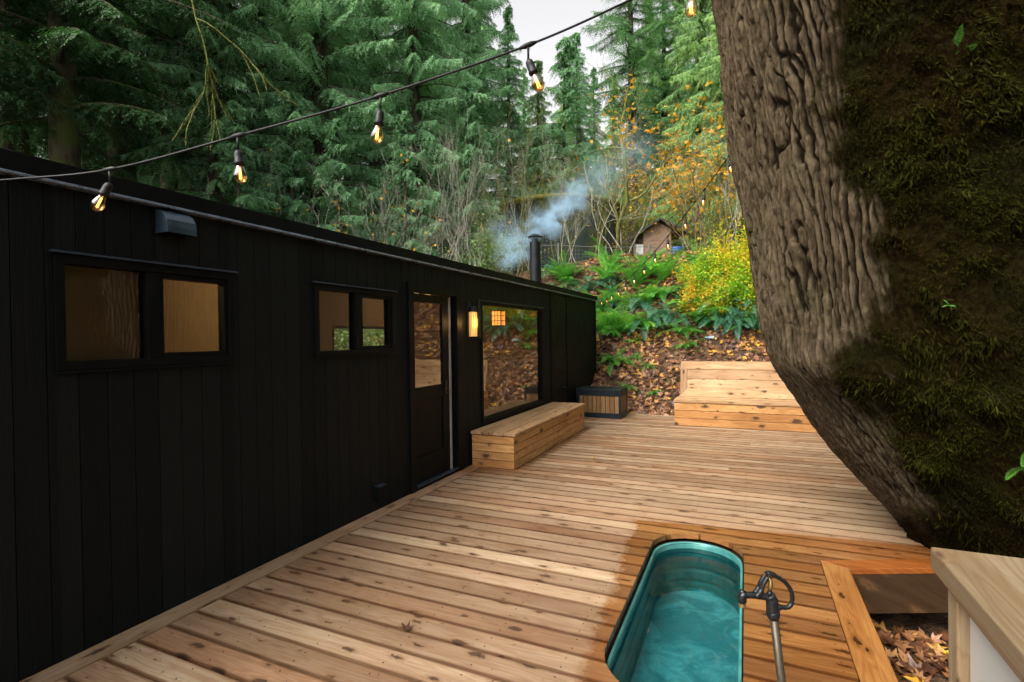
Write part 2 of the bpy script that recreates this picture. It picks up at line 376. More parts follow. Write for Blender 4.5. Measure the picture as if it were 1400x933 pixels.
def maple_bark():
    N = NT('maple_bark'); o = N.obj(); at_ = N.n('ShaderNodeAttribute', attribute_name='mossy').outputs['Fac']
    cr = N.n('ShaderNodeAttribute', attribute_name='ridge').outputs['Fac']
    n = N.noise(N.vmap(o, (26, 26, 7)), 1, 6, .65, .8); n3 = N.noise(N.vmap(o, (1, 1, .5)), 75, 5, .75); n2 = N.noise(o, 2.2, 4)
    c = N.mix(N.sm(n, .32, .68), (.030, .022, .013), (.100, .077, .050)); c = N.mix(N.sm(n2, .5, .7, 0, .5), c, (.075, .066, .036))
    c = N.mix(N.sm(cr, .72, .20, 0., .95), c, (.007, .005, .003))  # shade of the furrows put into the bark colour
    mc = N.mix(N.sm(n3, .3, .7), (.003, .003, .001), (.011, .011, .003)); mc = N.mix(N.sm(n2, .35, .6), mc, (.010, .006, .002))
    c = N.mix(N.sm(N.math('ADD', at_, N.math('MULTIPLY', N.math('SUBTRACT', n, .5), .9)), .25, .75), c, mc)
    h = N.math('ADD', n, N.math('MULTIPLY', n3, .7))
    return N.fin(N.pr(c, .95, 0, .02, N.bump(h, .8, .02)))
M['maple'] = maple_bark()
def ground_mat():
    N = NT('forest_floor'); p = N.geo(); n = N.noise(p, 6, 6, .65); n2 = N.noise(p, .6, 4); n3 = N.noise(p, 40, 3)
    c = N.ramp(n, [(.3, (.018, .012, .008)), (.48, (.055, .032, .02)), (.6, (.12, .07, .035)), (.75, (.08, .06, .025))])
    sep = N.n('ShaderNodeSeparateXYZ'); N.set(sep, 0, p)
    g = N.math('MULTIPLY', N.sm(n2, .35, .6, .2, 1.), N.sm(sep.outputs[1], 16., 22.))
    c = N.mix(g, c, N.mix(n3, (.015, .04, .012), (.05, .10, .03)))
    return N.fin(N.pr(c, .9, 0, .2, N.bump(N.math('ADD', n, n3), .9, .05)))
M['ground'] = ground_mat()
def tank_mat():
    N = NT('stock_tank_metal'); p = N.obj(); n = N.noise(N.vmap(p, (6, 6, .7)), 1, 4); n2 = N.noise(p, 4, 4, .6)
    c = N.mix(N.sm(n, .35, .7), (.035, .17, .17), (.07, .26, .25)); c = N.mix(N.sm(n2, .5, .65, 0, .4), c, (.14, .36, .33))
    return N.fin(N.pr(c, .35, .15, .5, N.bump(n, .15, .01)))
M['tank'] = tank_mat()
def tankfloor():
    N = NT('tank_floor'); p = N.obj()
    w = N.noise(p, 3.2, 3, .6, 1.2); n = N.noise(p, 9, 5, .7, 2.2)
    c = N.mix(N.sm(n, .36, .62), (.52, .62, .60), (.72, .82, .79)); c = N.mix(N.sm(w, .38, .6, 0, .8), c, (.18, .36, .37))
    return N.fin(N.pr(c, .5, 0, .3, N.bump(n, .5, .02)))
M['tankfloor'] = tankfloor()
def water():
    N = NT('tub_water'); p = N.geo(); n = N.noise(p, 5, 3); 
    tr = N.n('ShaderNodeBsdfTransparent'); N.set(tr, 0, (.22, .52, .56, 1)); nm = N.bump(n, .10, .01)
    gl = N.n('ShaderNodeBsdfGlossy'); gl.inputs['Roughness'].default_value = .01; N.set(gl, 'Normal', nm)
    fr = N.n('ShaderNodeFresnel'); fr.inputs[0].default_value = 1.33
    mx = N.n('ShaderNodeMixShader'); N.set(mx, 0, fr.outputs[0]); N.set(mx, 1, tr.outputs[0]); N.set(mx, 2, gl.outputs[0]); return N.fin(mx.outputs[0])
M['water'] = water()
# ------------------------------------------------------------------ terrain
def warpaxis(lo, hi, c, n, k):
    t = np.linspace(-1, 1, n); w = np.sinh(t*k)/np.sinh(k); return np.where(w < 0, c+(c-lo)*w, c+(hi-c)*w)
gx = warpaxis(-220, 240, 2, 420, 4.6); gy = warpaxis(-160, 260, 12, 420, 4.6)
GX, GY = np.meshgrid(gx, gy); GZ = H(GX, GY)
V = np.stack([GX, GY, GZ], -1).reshape(-1, 3); n = len(gx); i = np.arange(len(gy)-1)[:, None]*n+np.arange(n-1)[None]
F = np.stack([i, i+1, i+n+1, i+n], -1).reshape(-1, 4)
g = npmesh('ground', V, F, None, M['ground'], smooth=True); tag(g, 'brown sloping forest floor around the deck', 'ground', kind='structure')
# ------------------------------------------------------------------ deck
YP = .161; Y0 = 2.463; TX0, TX1, TYN, TYF = 2.47, 3.115, 2.60, 4.01     # tub opening (straight run TYN..TYF)
TR = (TX1-TX0)/2; TC = (TX0+TX1)/2
def half(y, r=TR):
    if TYN <= y <= TYF: return r
    d = (TYN-y) if y < TYN else (y-TYF)
    return math.sqrt(max(0, r*r-d*d))
TRX, TRY, TRR = 5.25, 5.02, .96
def xright(y):
    if y < 4.15: return 3.598
    xr = 6.4 if y > 5.3 else 3.6+(y-4.15)/.45
    if abs(y-TRY) < TRR: xr = min(xr, TRX-math.sqrt(TRR**2-(y-TRY)**2))
    return min(xr, 6.4)
dk = MB(); y = Y0-YP*30; gap = .018; tprev = 0
while y < 10.5:
    a, b = y+gap/2, y+YP-gap/2
    ys = [a+(b-a)*k/8 for k in range(9)]
    for brk in (4.15, 4.1501): 
        if a < brk < b: ys.append(brk)
    ys.sort()
    t = random.random()
    x0 = .158
    hasTub = any(half(q) > .0 for q in ys)
    if hasTub:
        dk.prism([(x0, a)]+[(TC-half(q), q) for q in ys]+[(x0, b)], -.04, 0, 'x', t)
        dk.prism([(TC+half(q), q) for q in reversed(ys)]+[(xright(q), q) for q in ys], -.04, 0, 'x', t)
    else:
        xj = x0
        cuts = [x0]
        if y < 6 and random.random() < .45: cuts.append(random.uniform(1.0, 2.3))
        elif y >= 6: cuts.append(random.uniform(1.2, 4.))
        for ci, cx in enumerate(cuts[1:]):
            dk.box(cuts[ci], cx-.0015, a, b, -.04, 0, 'x', t); xj = cx+.0015; t = random.random()
        dk.prism([(xj, a)]+[(xright(q), q) for q in ys]+[(xj, b)], -.04, 0, 'x', t)
    y += YP
# trim board along the wall, joists and far rim
dk.box(.004, .154, -2.4, 3.05, -.04, .006, 'y', .1); dk.box(.004, .154, 3.053, 10.5, -.04, .006, 'y', .5)
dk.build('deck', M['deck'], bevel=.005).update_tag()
deck = bpy.data.objects['deck']; tag(deck, 'pale knotty cedar plank deck with an orange wet patch', 'deck', kind='structure')
jm = MB()
for k in range(16):
    x = .1+k*.4
    if x > 5.2: break
    if TX0-.1 < x < TX1+.1: jm.box(x-.02, x+.02, 4.6, 10.4, -.28, -.0405, 'y'); continue
    if x > 3.55: jm.box(x-.02, x+.02, 6.3, 10.4, -.28, -.0405, 'y'); continue
    jm.box(x-.02, x+.02, -2.3, 10.4, -.28, -.0405, 'y')
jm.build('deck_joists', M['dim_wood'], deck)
sc_ = MB()
for kb in range(-8, 50):
    yb_ = Y0+YP*kb
    if yb_ > 10.3: break
    for kj in range(16):
        xj_ = .26+kj*.41+random.uniform(-.006, .006)
        for dy in (.042, .119):
            ys_ = yb_+dy+random.uniform(-.006, .006)
            if xj_ > xright(ys_)-.03 or abs(xj_-TC) < half(ys_)+.03 or ys_ < -.5: continue
            sc_.lathe([(.0045, .0003), (.0045, .0008)], (xj_, ys_, 0), 6)
so = sc_.build('deck_screws', M['black'], deck); so['kind'] = 'stuff'
nd_ = 700; xx_ = RNG.uniform(.2, 6, nd_); yy_ = RNG.uniform(1, 10.4, nd_); kk_ = np.array([a_ < xright(b_)-.05 and abs(a_-TC) > half(b_)+.05 for a_, b_ in zip(xx_, yy_)]); xx_, yy_ = xx_[kk_], yy_[kk_]; nd_ = len(xx_); an_ = RNG.uniform(0, 6.28, nd_)
Vn, Fn = diamonds(np.stack([xx_, yy_, np.full(nd_, .003)], -1), np.stack([np.cos(an_), np.sin(an_), np.full(nd_, .02)], -1), np.tile([0., 0, 1], (nd_, 1)), RNG.uniform(.012, .04, nd_), RNG.uniform(.002, .006, nd_))
tag(npmesh('fallen_needles', Vn, Fn, RNG.uniform(.0, .7, nd_), M['litter']), 'dry conifer needles and crumbs scattered over the deck boards', 'needles', kind='stuff')
# hatch frame (mitred) and its inner fascia boards
hf = empty('hatch_frame', (3.6, 4.15, 0)); tag(hf, 'mitred cedar frame boards round the opening at the foot of the mossy trunk', 'frame')
def loc(p): return (p[0]-3.6, p[1]-4.15)
A0, A1 = (3.60, 4.15), (3.765, 4.07); B0, B1 = (4.30, 4.465), (4.30, 4.31)
m = MB(); m.prism([loc(p) for p in [(3.602, 1.2), (3.755, 1.2), (A1[0]-.002, A1[1]-.004), (A0[0]+.002, A0[1]-.006)]], -.036, .004, 'y', .42); m.build('frame_board', M['frame_wood'], hf, .004)
m = MB(); m.prism([loc(p) for p in [(A0[0]+.004, A0[1]+.0), (A1[0]+.001, A1[1]), B1, B0]], -.036, .004, 'x', .55); m.build('frame_board', M['frame_wood'], hf, .004)
d = Vector((B1[0]-A1[0], B1[1]-A1[1])).normalized(); nn = Vector((-d.y, d.x))*.012
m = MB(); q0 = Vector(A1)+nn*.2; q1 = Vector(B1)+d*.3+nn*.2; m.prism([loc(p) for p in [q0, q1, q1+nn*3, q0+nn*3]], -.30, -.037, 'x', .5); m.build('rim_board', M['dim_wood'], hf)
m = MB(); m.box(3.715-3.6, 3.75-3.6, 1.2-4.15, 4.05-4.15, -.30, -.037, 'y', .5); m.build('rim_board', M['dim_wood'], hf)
# ------------------------------------------------------------------ cabin
cb = empty('cabin', (0, 5, 0)); tag(cb, 'long low black timber cabin with lit windows beside the deck', 'cabin')
def rel(mb):
    mb.v = [(v[0], v[1]-5, v[2]) for v in mb.v]; return mb
WIN1 = (1.40, 2.37, 1.47, 2.04); WIN2 = (3.10, 4.11, 1.47, 2.04); DOOR = (4.40, 5.38, .0, 2.11); WIN3 = (5.93, 8.17, .49, 2.06)
OPEN = [WIN1, WIN2, DOOR, WIN3]; YA, YB = -2.6, 11.55; WT = 2.40
w = MB(); y = YA
PITCH = .132
while y < YB-.01:
    y1 = min(y+PITCH, YB)
    if 8.58 < (y+y1)/2 < 9.46: y = y1; continue
    segs = [(y+.002, y1-.002)]
    cutsy = sorted({y+.002, y1-.002}|{e for o in OPEN for e in (o[0], o[1]) if y+.002 < e < y1-.002})
    for a, b in zip(cutsy[:-1], cutsy[1:]):
        mid = (a+b)/2; zs = [(-.45, WT)]
        for o in OPEN:
            if o[0] <= mid <= o[1]:
                nz = []
                for z0, z1 in zs:
                    if o[2] > z0: nz.append((z0, min(z1, o[2])))
                    if o[3] < z1: nz.append((max(z0, o[3]), z1))
                zs = [q for q in nz if q[1]-q[0] > .01 and not (o is DOOR and q[1] < .1)]
        t = random.random()
        for z0, z1 in zs: w.box(-.02, 0, a, b, z0, z1, 'z', t)
    y = y1
# plain end section: two flat panels
w.box(-.02, -.004, 8.60, 9.44, -.3, WT, 'z', .3)
wo = rel(w).build('wall', M['clad'], cb, .0035, seg=1)
b = MB()      # sheathing behind the boards (makes the grooves dark) + end and rear walls
def wallpanel(b, x0, x1, opens):
    ys = sorted({YA, YB}|{e for o in opens for e in o[:2]})
    for a, c in zip(ys[:-1], ys[1:]):
        o = [q for q in opens if q[0] <= (a+c)/2 <= q[1]]
        if not o: b.box(x0, x1, a, c, -.45, WT); continue
        o = o[0]
        if o[2] > 0.02: b.box(x0, x1, a, c, -.45, o[2])
        b.box(x0, x1, a, c, o[3], WT)
wallpanel(b, -.10, -.0215, OPEN)
RW = (5.75, 7.1, 1.15, 1.80); wallpanel(b, -2.44, -2.36, [RW])
b.box(-2.359, -.101, YA, YA+.08, -.45, WT); b.box(-2.359, -.101, YB-.08, YB, -.45, WT)
rel(b).build('shell', M['black'], cb)
b = MB(); 
for a, c in ((2.74, 2.80), (8.4, 8.46)): b.box(-2.35, -.102, a, c, 0.001, 2.32)
b.box(-2.359, -2.34, YA+.1, RW[0]-.01, 0.001, 2.32); b.box(-2.359, -2.34, RW[1]+.01, YB-.1, 0.001, 2.32)
b.box(-2.359, -2.34, RW[0]-.01, RW[1]+.01, .001, RW[2]); b.box(-2.359, -2.34, RW[0]-.01, RW[1]+.01, RW[3], 2.32)
b.box(-2.36, -.101, YA+.1, YB-.1, 2.325, 2.36)
rel(b).build('interior_lining', M['inwall'], cb)
b = MB(); b.box(-2.36, -.101, YA+.1, YB-.1, -.05, 0); rel(b).build('interior_floor', M['infloor'], cb)
b = MB(); b.box(-2.5, .03, YA-.05, YB+.04, WT+.015, 2.49); ro = rel(b).build('roof', M['roof'], cb, .006)
b = MB(); b.box(.031, .05, YA-.05, YB+.05, 2.405, 2.497, 'y', .3); b.box(-2.5, .05, YB+.0405, YB+.06, 2.405, 2.497, 'x', .3); rel(b).build('fascia', M['black'], ro, .003)
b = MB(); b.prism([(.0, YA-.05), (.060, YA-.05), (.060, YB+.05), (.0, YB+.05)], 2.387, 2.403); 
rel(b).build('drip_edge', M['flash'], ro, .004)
# chimney
chx, chy, chd = -.95, 10.28, .118
c = MB(); c.lathe([(chd, 2.48), (chd, 3.60), (chd*.99, 3.62), (chd*.6, 3.64), (chd*.6, 3.70)], (0, 0, 0), 28)
c.lathe([(.165, 2.491), (.165, 2.52), (.13, 2.54)], (0, 0, 0), 28)
co = c.build('chimney', M['blackm'], ro, smooth=False); co.location = (chx, chy-5, 0)
c = MB(); c.lathe([(.02, 3.705), (.155, 3.715), (.165, 3.73), (.12, 3.765), (.06, 3.80), (.01, 3.805)], (0, 0, 0), 28); c.build('cap', M['blackm'], co)
# windows
def window(o, split, name='window', glass='glass'):
    y0, y1, z0, z1 = o; fr = MB(); e = .035
    fr.box(-.09, .018, y0-.01, y0+e, z0-.01, z1+.01); fr.box(-.09, .018, y1-e, y1+.01, z0-.01, z1+.01)
    fr.box(-.09, .018, y0+e, y1-e, z1-e, z1+.01); fr.box(-.09, .018, y0+e, y1-e, z0-.01, z0+e)
    if split: fr.box(-.08, .010, split-.035, split+.035, z0+e, z1-e)
    if split:
        fr.box(-.055, .004, split+.036, split+.06, z0+e, z1-e); fr.box(-.055, .004, y1-e-.025, y1-e, z0+e, z1-e)
        fr.box(-.055, .004, split+.06, y1-e-.025, z1-e-.03, z1-e); fr.box(-.055, .004, split+.06, y1-e-.025, z0+e, z0+e+.03)
    f = rel(fr).build(name, M['black'], cb, .003)
    hd = MB(); hd.box(-.0, .038, y0-.03, y1+.03, z1+.012, z1+.024); rel(hd).build('head_flashing', M['flash_dark'], f, .003)
    sl = MB(); sl.box(-.0, .024, y0-.01, y1+.01, z0-.026, z0-.012); rel(sl).build('sill', M['black'], f, .003)
    cols = [(y0+e, y1-e)] if not split else [(y0+e, split-.035), (split+.06, y1-e-.025)]
    for a, c in cols:
        p = MB(); zz = (z0+e, z1-e) if len(cols) == 1 or a == y0+e else (z0+e+.03, z1-e-.03)
        p.poly([(-.03, a, zz[0]), (-.03, c, zz[0]), (-.03, c, zz[1]), (-.03, a, zz[1])]); rel(p).build('pane', M[glass], f)
    return f
w1 = window(WIN1, 1.865); w2 = window(WIN2, 3.605); w3 = window(WIN3, None, 'window', 'bigglass')
bl = MB(); bl.box(-.082, -.078, 1.43, 1.84, 1.49, 2.02); rel(bl).build('blind', M['blind'], w1)
rw = MB(); e = .04
rw.box(-2.45, -2.35, RW[0]-.01, RW[0]+e, RW[2], RW[3]); rw.box(-2.45, -2.35, RW[1]-e, RW[1]+.01, RW[2], RW[3]); rw.box(-2.45, -2.35, RW[0]+e, RW[1]-e, RW[3]-e, RW[3]); rw.box(-2.45, -2.35, RW[0]+e, RW[1]-e, RW[2], RW[2]+e)
rw.box(-2.42, -2.38, 6.38, 6.42, RW[2]+e, RW[3]-e); rel(rw).build('rear_window', M['black'], cb)
# door
dr = MB(); x0, x1 = -.075, -.035
dr.box(x0, x1, 4.435, 4.50, .045, 2.075); dr.box(x0, x1, 5.055, 5.19, .045, 2.075); dr.box(x0, x1, 4.50, 5.055, 1.985, 2.075)
dr.box(x0, x1, 4.50, 5.055, .93, 1.07); dr.box(x0, x1, 4.50, 5.055, .045, .33); dr.box(x0+.012, x1-.014, 4.50, 5.055, .33, .93)
do = rel(dr).build('door', M['black'], cb, .004)
p = MB(); p.poly([(-.05, 4.5, 1.07), (-.05, 5.055, 1.07), (-.05, 5.055, 1.985), (-.05, 4.5, 1.985)]); rel(p).build('pane', M['bigglass'], do)
hn = MB(); hn.box(-.034, -.026, 5.09, 5.13, .95, 1.10); hn.tube([(-.03, 5.11, 1.02), (.01, 5.11, 1.02), (.016, 5.10, 1.02), (.016, 5.0, 1.02)], .009, 8); rel(hn).build('handle', M['blackm'], do, .002)
fr = MB(); fr.box(-.09, .022, 4.345, 4.43, -.01, 2.085); fr.box(-.09, .022, 5.30, 5.42, -.01, 2.085); fr.box(-.09, .028, 4.335, 5.43, 2.087, 2.175); fr.box(-.095, .012, 4.43, 5.30, -.005, .04)
fr.box(-.09, -.04, 5.235, 5.299, .042, 2.085)
dfr = rel(fr).build('door_frame', M['black'], cb, .003)
s_ = MB(); s_.box(-.07, -.028, 5.195, 5.232, .045, 2.08); rel(s_).build('weather_strip', M['strip'], dfr, .003)
s_ = MB(); s_.box(-.05, .03, 4.43, 5.30, .041, .052); rel(s_).build('threshold', M['flash_dark'], dfr, .003)
# corner trims and service door on the far section
for a, c in ((8.555, 8.60), (9.44, 9.485), (11.50, 11.56)):
    tr = MB(); tr.box(-.02, .018, a, c, -.3, WT); rel(tr).build('trim', M['black'], cb, .003)
sd = MB(); sd.box(-.003, .010, 8.63, 9.41, .02, 2.33); sd.box(.011, .018, 8.70, 9.34, .48, .52); so = rel(sd).build('service_door', M['black'], cb, .003)
sd = MB(); sd.tube([(.012, 9.30, .62), (.03, 9.30, .62), (.03, 9.18, .64), (.012, 9.18, .64)], .008); rel(sd).build('handle', M['hood'], so)
# exhaust hood
hd = MB(); pts = [(0, 2.375), (.05, 2.368), (.085, 2.345), (.108, 2.31), (.115, 2.27), (.115, 2.235)]
vs = [(x, 1.885, z) for x, z in pts]+[(x, 2.06, z) for x, z in pts]; n6 = len(pts)
fs = [(k, k+1, n6+k+1, n6+k) for k in range(n6-1)]+[tuple(list(range(n6))[::-1]+[2*n6]), tuple(list(range(n6, 2*n6))+[2*n6+1])]
vs += [(0, 1.885, 2.235), (0, 2.06, 2.235)]
hd.mesh(vs, fs); ho = rel(hd).build('exhaust_hood', M['hood'], cb, .002)
hd = MB(); hd.box(.002, .006, 1.87, 2.075, 2.225, 2.385); rel(hd).build('base_plate', M['black'], ho)
# interior lamps (lit) and things seen through the glass
def lamp_light(name, loc_, power, col, size=.15, parent=None):
    l = bpy.data.lights.new(name, 'POINT'); l.energy = power; l.color = col; l.shadow_soft_size = size
    o = bpy.data.objects.new(name, l); o.location = loc_; return link(o, parent)
def ceiling_lamp(y, x, power, lab, col=(1, .66, .34)):
    t = empty('ceiling_lamp', (x, y, 2.3)); tag(t, lab, 'ceiling lamp')
    c = MB(); c.lathe([(.1, .022), (.1, 0.), (.04, -.01)], (0, 0, 0), 20); c.build('lamp_base', M['black'], t)
    c = MB(); c.lathe([(.085, -.011), (.085, -.03), (.05, -.045), (.005, -.05)], (0, 0, 0), 20); c.build('lamp_shade', M['lampglow'], t)
    lamp_light('light', (0, 0, -.12), power, col, .08, t)
ceiling_lamp(1.75, -.45, 11., 'warm ceiling lamp inside the cabin behind the wide left window')
ceiling_lamp(6.9, -1.5, 3.0, 'warm ceiling lamp inside the cabin behind the large picture window')
ceiling_lamp(4.2, -1.5, 2.2, 'warm ceiling lamp inside the cabin between the small window and the door')
t = empty('lantern', (-.50, 7.50, 1.79)); tag(t, 'glowing orange square lantern hanging inside the large picture window', 'lantern')
c = MB(); c.box(-.08, .08, -.08, .08, 0, .22); c.build('shade', M['lantern'], t)
c = MB()
for sx in (-.085, .085):
    for sy in (-.085, .085): c.box(sx-.008, sx+.008, sy-.008, sy+.008, -.01, .23)
for z in (.07, .15):
    c.box(.0805, .087, -.08, .08, z-.005, z+.005); c.box(-.08, .08, -.087, -.0805, z-.005, z+.005)
for q in (-.027, .027): c.box(.0805, .086, q-.004, q+.004, 0, .22); c.box(q-.004, q+.004, -.086, -.0805, 0, .22)
c.box(-.095, .095, -.095, .095, -.02, -.002); c.box(-.095, .095, -.095, .095, .222, .235); c.build('lantern_frame', M['dim_wood'], t)
c = MB(); c.tube([(0, 0, .22), (0, 0, .52)], .006, 6); c.build('cord', M['rubber'], t)
t = empty('armchair', (-.75, 5.45, 0)); tag(t, 'cream cushioned armchair seen through the door glass', 'armchair')
c = MB(); c.box(-.3, .3, -.3, .3, .25, .45); c.build('seat', M['towel'], t, .05, seg=4)
c = MB(); c.box(-.38, -.24, -.3, .3, .451, 1.12); c.build('backrest', M['towel'], t, .06, seg=4)
for sx in (-.26, .26):
    for sy in (-.26, .26): c = MB(); c.tube([(sx, sy, 0.002), (sx, sy, .249)], .02); c.build('leg', M['dim_wood'], t)
# wall lamp beside the door
t = empty('wall_lamp', (0, 5.60, 1.80)); tag(t, 'black wall lamp with glowing fluted glass between door and picture window', 'wall lamp')
c = MB(); c.box(.003, .02, -.045, .045, -.20, .24); c.box(.02, .115, -.018, .018, .13, .16); c.build('bracket', M['blackm'], t, .003)
c = MB(); c.box(.125, .137, .03, .09, -.21, .27); c.box(.07, .125, .045, .075, .13, .15); c.build('shield', M['blackm'], t, .003)
c = MB(); n = 40
c.lathe([(.001, -.19), (.045, -.19), (.05, -.18), (.05, .11), (.001, .115)], (.072, -.0, 0), 20)
c.build('glass_shade', M['lampglow'], t, smooth=False)
c = MB()
for k in range(14):
    a = 2*math.pi*k/14; c.tube([(.072+.051*math.cos(a), .051*math.sin(a), -.185), (.072+.051*math.cos(a), .051*math.sin(a), .11)], .004, 5)
c.build('flute', M['brass'], t)
c = MB(); c.lathe([(.052, .116), (.052, .165), (.03, .18)], (.072, 0, 0), 16); c.build('cap', M['blackm'], t)
lamp_light('light', (.16, -.06, -.02), 1.3, (1., .55, .18), .05, t)
# outlet box
t = empty('outlet_box', (0, 3.83, .17)); tag(t, 'small black weatherproof outlet box low on the cabin wall', 'outlet box')
c = MB(); c.box(.003, .05, -.045, .045, -.075, .06); c.build('case', M['black'], t, .004)
c = MB(); c.box(.003, .068, -.05, .05, .061, .07); c.build('hood', M['flash_dark'], t, .002)
# ------------------------------------------------------------------ benches
t = empty('storage_bench', (.32, 7.08, 0)); tag(t, 'long low cedar box bench against the wall under the picture window', 'bench')
L_ = lambda mb: (setattr(mb, 'v', [(v[0]-.32, v[1]-7.08, v[2]) for v in mb.v]) or mb)
bx0, bx1, by0, by1 = .03, .60, 5.60, 8.56
c = MB()
for k in range(4): z0 = .004+k*.098; c.box(bx1-.025, bx1, by0+.0255, by1, z0, z0+.0915, 'y')
L_(c).build('front_panel', M['cedar'], t, .003)
c = MB()
for k in range(4): z0 = .004+k*.098; c.box(bx0, bx1+.002, by0, by0+.025, z0, z0+.0915, 'x')
L_(c).build('end_panel', M['cedar'], t, .003)
c = MB()
for k in range(4): z0 = .004+k*.098; c.box(bx0, bx1-.0255, by1-.025, by1, z0, z0+.0915, 'x')
L_(c).build('end_panel', M['cedar'], t, .003)
c = MB()
for k in range(4): a = bx0-.01+k*.1525; c.box(a, a+.145, by0-.012, by1+.012, .400, .436, 'y')
L_(c).build('lid', M['cedar_pale'], t, .004)
t = empty('deck_bench', (3.35, 9.8, 0)); tag(t, 'pale cedar bench with a framed high backrest at the far end of the deck', 'bench')
L2 = lambda mb: (setattr(mb, 'v', [(v[0]-3.35, v[1]-9.8, v[2]) for v in mb.v]) or mb)
cx0, cx1 = 1.985, 4.95
c = MB()
for k in range(3): z0 = .004+k*.133; c.box(cx0, cx1, 9.42, 9.45, z0, z0+.125, 'x', [.85, .9, .3][k])
L2(c).build('front_panel', M['cedar'], t, .003)
for xx in (cx0, cx1-.03):
    c = MB()
    for k in range(3): z0 = .004+k*.133; c.box(xx, xx+.03, 9.4505, 10.1, z0, z0+.125, 'y')
    L2(c).build('side_panel', M['cedar'], t, .003)
c = MB()
for k in range(4): a = 9.405+k*.153; c.box(cx0-.012, cx1+.012, a, a+.145, .405, .443, 'x')
L2(c).build('seat', M['cedar_pale'], t, .004)
# backrest: mitred frame round two planks, leaning back
Mb = Matrix.Translation((0, 10.0, .446))@Matrix.Rotation(rad(-76), 4, 'X').inverted()
Mb = Matrix.Translation((0, 10.02, .446))@Matrix.Rotation(rad(76), 4, 'X')
hh = .665; bw = .15
def bp(pts, g, tt, zoff=0, th=.03): c.prism(pts, -th+zoff, zoff, g, tt, Mb)
X0, X1 = 2.02, 4.92
c = MB(); bp([(X0, 0), (X1, 0), (X1-bw*.6, bw), (X0+bw*.8, bw)], 'x', .3)
bp([(X0, hh), (X0+bw*.8, hh-bw), (X1-bw*.6, hh-bw), (X1, hh)], 'x', .1)
bp([(X0, 0.002), (X0+bw*.8-.002, bw), (X0+bw*.8-.002, hh-bw), (X0, hh-.002)], 'y', .6)
bp([(X1, 0.002), (X1, hh-.002), (X1-bw*.6+.002, hh-bw), (X1-bw*.6+.002, bw)], 'y', .6)
L2(c).build('backrest_frame', M['cedar_pale'], t, .003)
c = MB(); m1 = (bw+hh-bw)/2
bp([(X0+bw*.8+.002, bw+.003), (X1-bw*.6-.002, bw+.003), (X1-bw*.6-.002, m1-.002), (X0+bw*.8+.002, m1-.002)], 'x', .0, -.010)
bp([(X0+bw*.8+.002, m1+.002), (X1-bw*.6-.002, m1+.002), (X1-bw*.6-.002, hh-bw-.003), (X0+bw*.8+.002, hh-bw-.003)], 'x', .62, -.008)
L2(c).build('backrest', M['cedar_pale'], t, .003)
for xx in (2.2, 3.4, 4.6): c = MB(); c.box(xx, xx+.04, -.0, .62, -.12, -.045, 'y', .5, Mb); L2(c).build('back_brace', M['cedar'], t)
# ------------------------------------------------------------------ slatted box
t = empty('slatted_box', (.53, 10.05, 0)); tag(t, 'low black framed box with cedar slats at the far corner of the deck', 'box')
c = MB(); hx, hy = .44, .30
for sx in (-1, 1):
    for sy in (-1, 1): c.box(sx*hx-(.045 if sx > 0 else 0)*1-(0), sx*hx+(.0 if sx > 0 else .045), sy*hy-(.05 if sy > 0 else 0), sy*hy+(0 if sy > 0 else .05), .006, .53)
for sy in (-1, 1):
    yy = (sy*hy-.045, sy*hy) if sy > 0 else (sy*hy, sy*hy+.045)
    c.box(-hx+.046, hx-.046, yy[0], yy[1], .43, .53); c.box(-hx+.046, hx-.046, yy[0], yy[1], .006, .10)
for sx in (-1, 1):
    xx = (sx*hx-.045, sx*hx) if sx > 0 else (sx*hx, sx*hx+.045)
    c.box(xx[0], xx[1], -hy+.051, hy-.051, .43, .53); c.box(xx[0], xx[1], -hy+.051, hy-.051, .006, .10)
c.build('box_frame', M['blueblack'], t, .003)
c = MB()
for k in range(9): a = -hx+.06+k*.087; c.box(a, a+.078, -hy+.012, -hy+.03, .101, .429, 'z'); c.box(a, a+.078, hy-.03, hy-.012, .101, .429, 'z')
for k in range(6): a = -hy+.06+k*.083; c.box(hx-.03, hx-.012, a, a+.074, .101, .429, 'z'); c.box(-hx+.012, -hx+.03, a, a+.074, .101, .429, 'z')
c.build('side_slats', M['slat'], t, .002)
c = MB()
for k in range(7): a = -hx-.012+k*.1285; c.box(a, a+.122, -hy-.012, hy+.012, .532, .556)
c.build('lid', M['blueblack'], t, .004)
c = MB(); c.box(-hx+.05, hx-.05, -hy+.05, hy-.05, .01, .42); c.build('inner_case', M['black'], t)
# ------------------------------------------------------------------ stock tank tub
t = empty('stock_tank_tub', (TC, (TYN+TYF)/2, -.645)); tag(t, 'oblong teal metal soaking tub sunk into the wet deck', 'tub')
def oval(r, z, n=20):
    pts = []
    for k in range(n+1): a = math.pi*k/n; pts.append((r*math.cos(a), (TYF-TYN)/2+r*math.sin(a), z))
    for k in range(n+1): a = math.pi+math.pi*k/n; pts.append((r*math.cos(a), -(TYF-TYN)/2+r*math.sin(a), z))
    return pts
def oval_shell(prof, mat, name, par, smooth=True, cap=None):
    rings = [oval(r, z) for r, z in prof]; n = len(rings[0]); vs = [p for q in rings for p in q]
    fs = [(i*n+k, i*n+(k+1) % n, (i+1)*n+(k+1) % n, (i+1)*n+k) for i in range(len(rings)-1) for k in range(n)]
    c = MB(); c.mesh(vs, fs)
    o = c.build(name, mat, par, smooth=smooth); return o
R0 = TR-.004
prof = [(R0-.03, .20), (R0-.018, .215)]
for k in range(46):
    z = .22+k*.0077; rb = 0
    for zc in (.27, .37, .49): rb = max(rb, math.exp(-((z-zc)/.014)**2))
    prof.append((R0-.016+.012*rb, z))
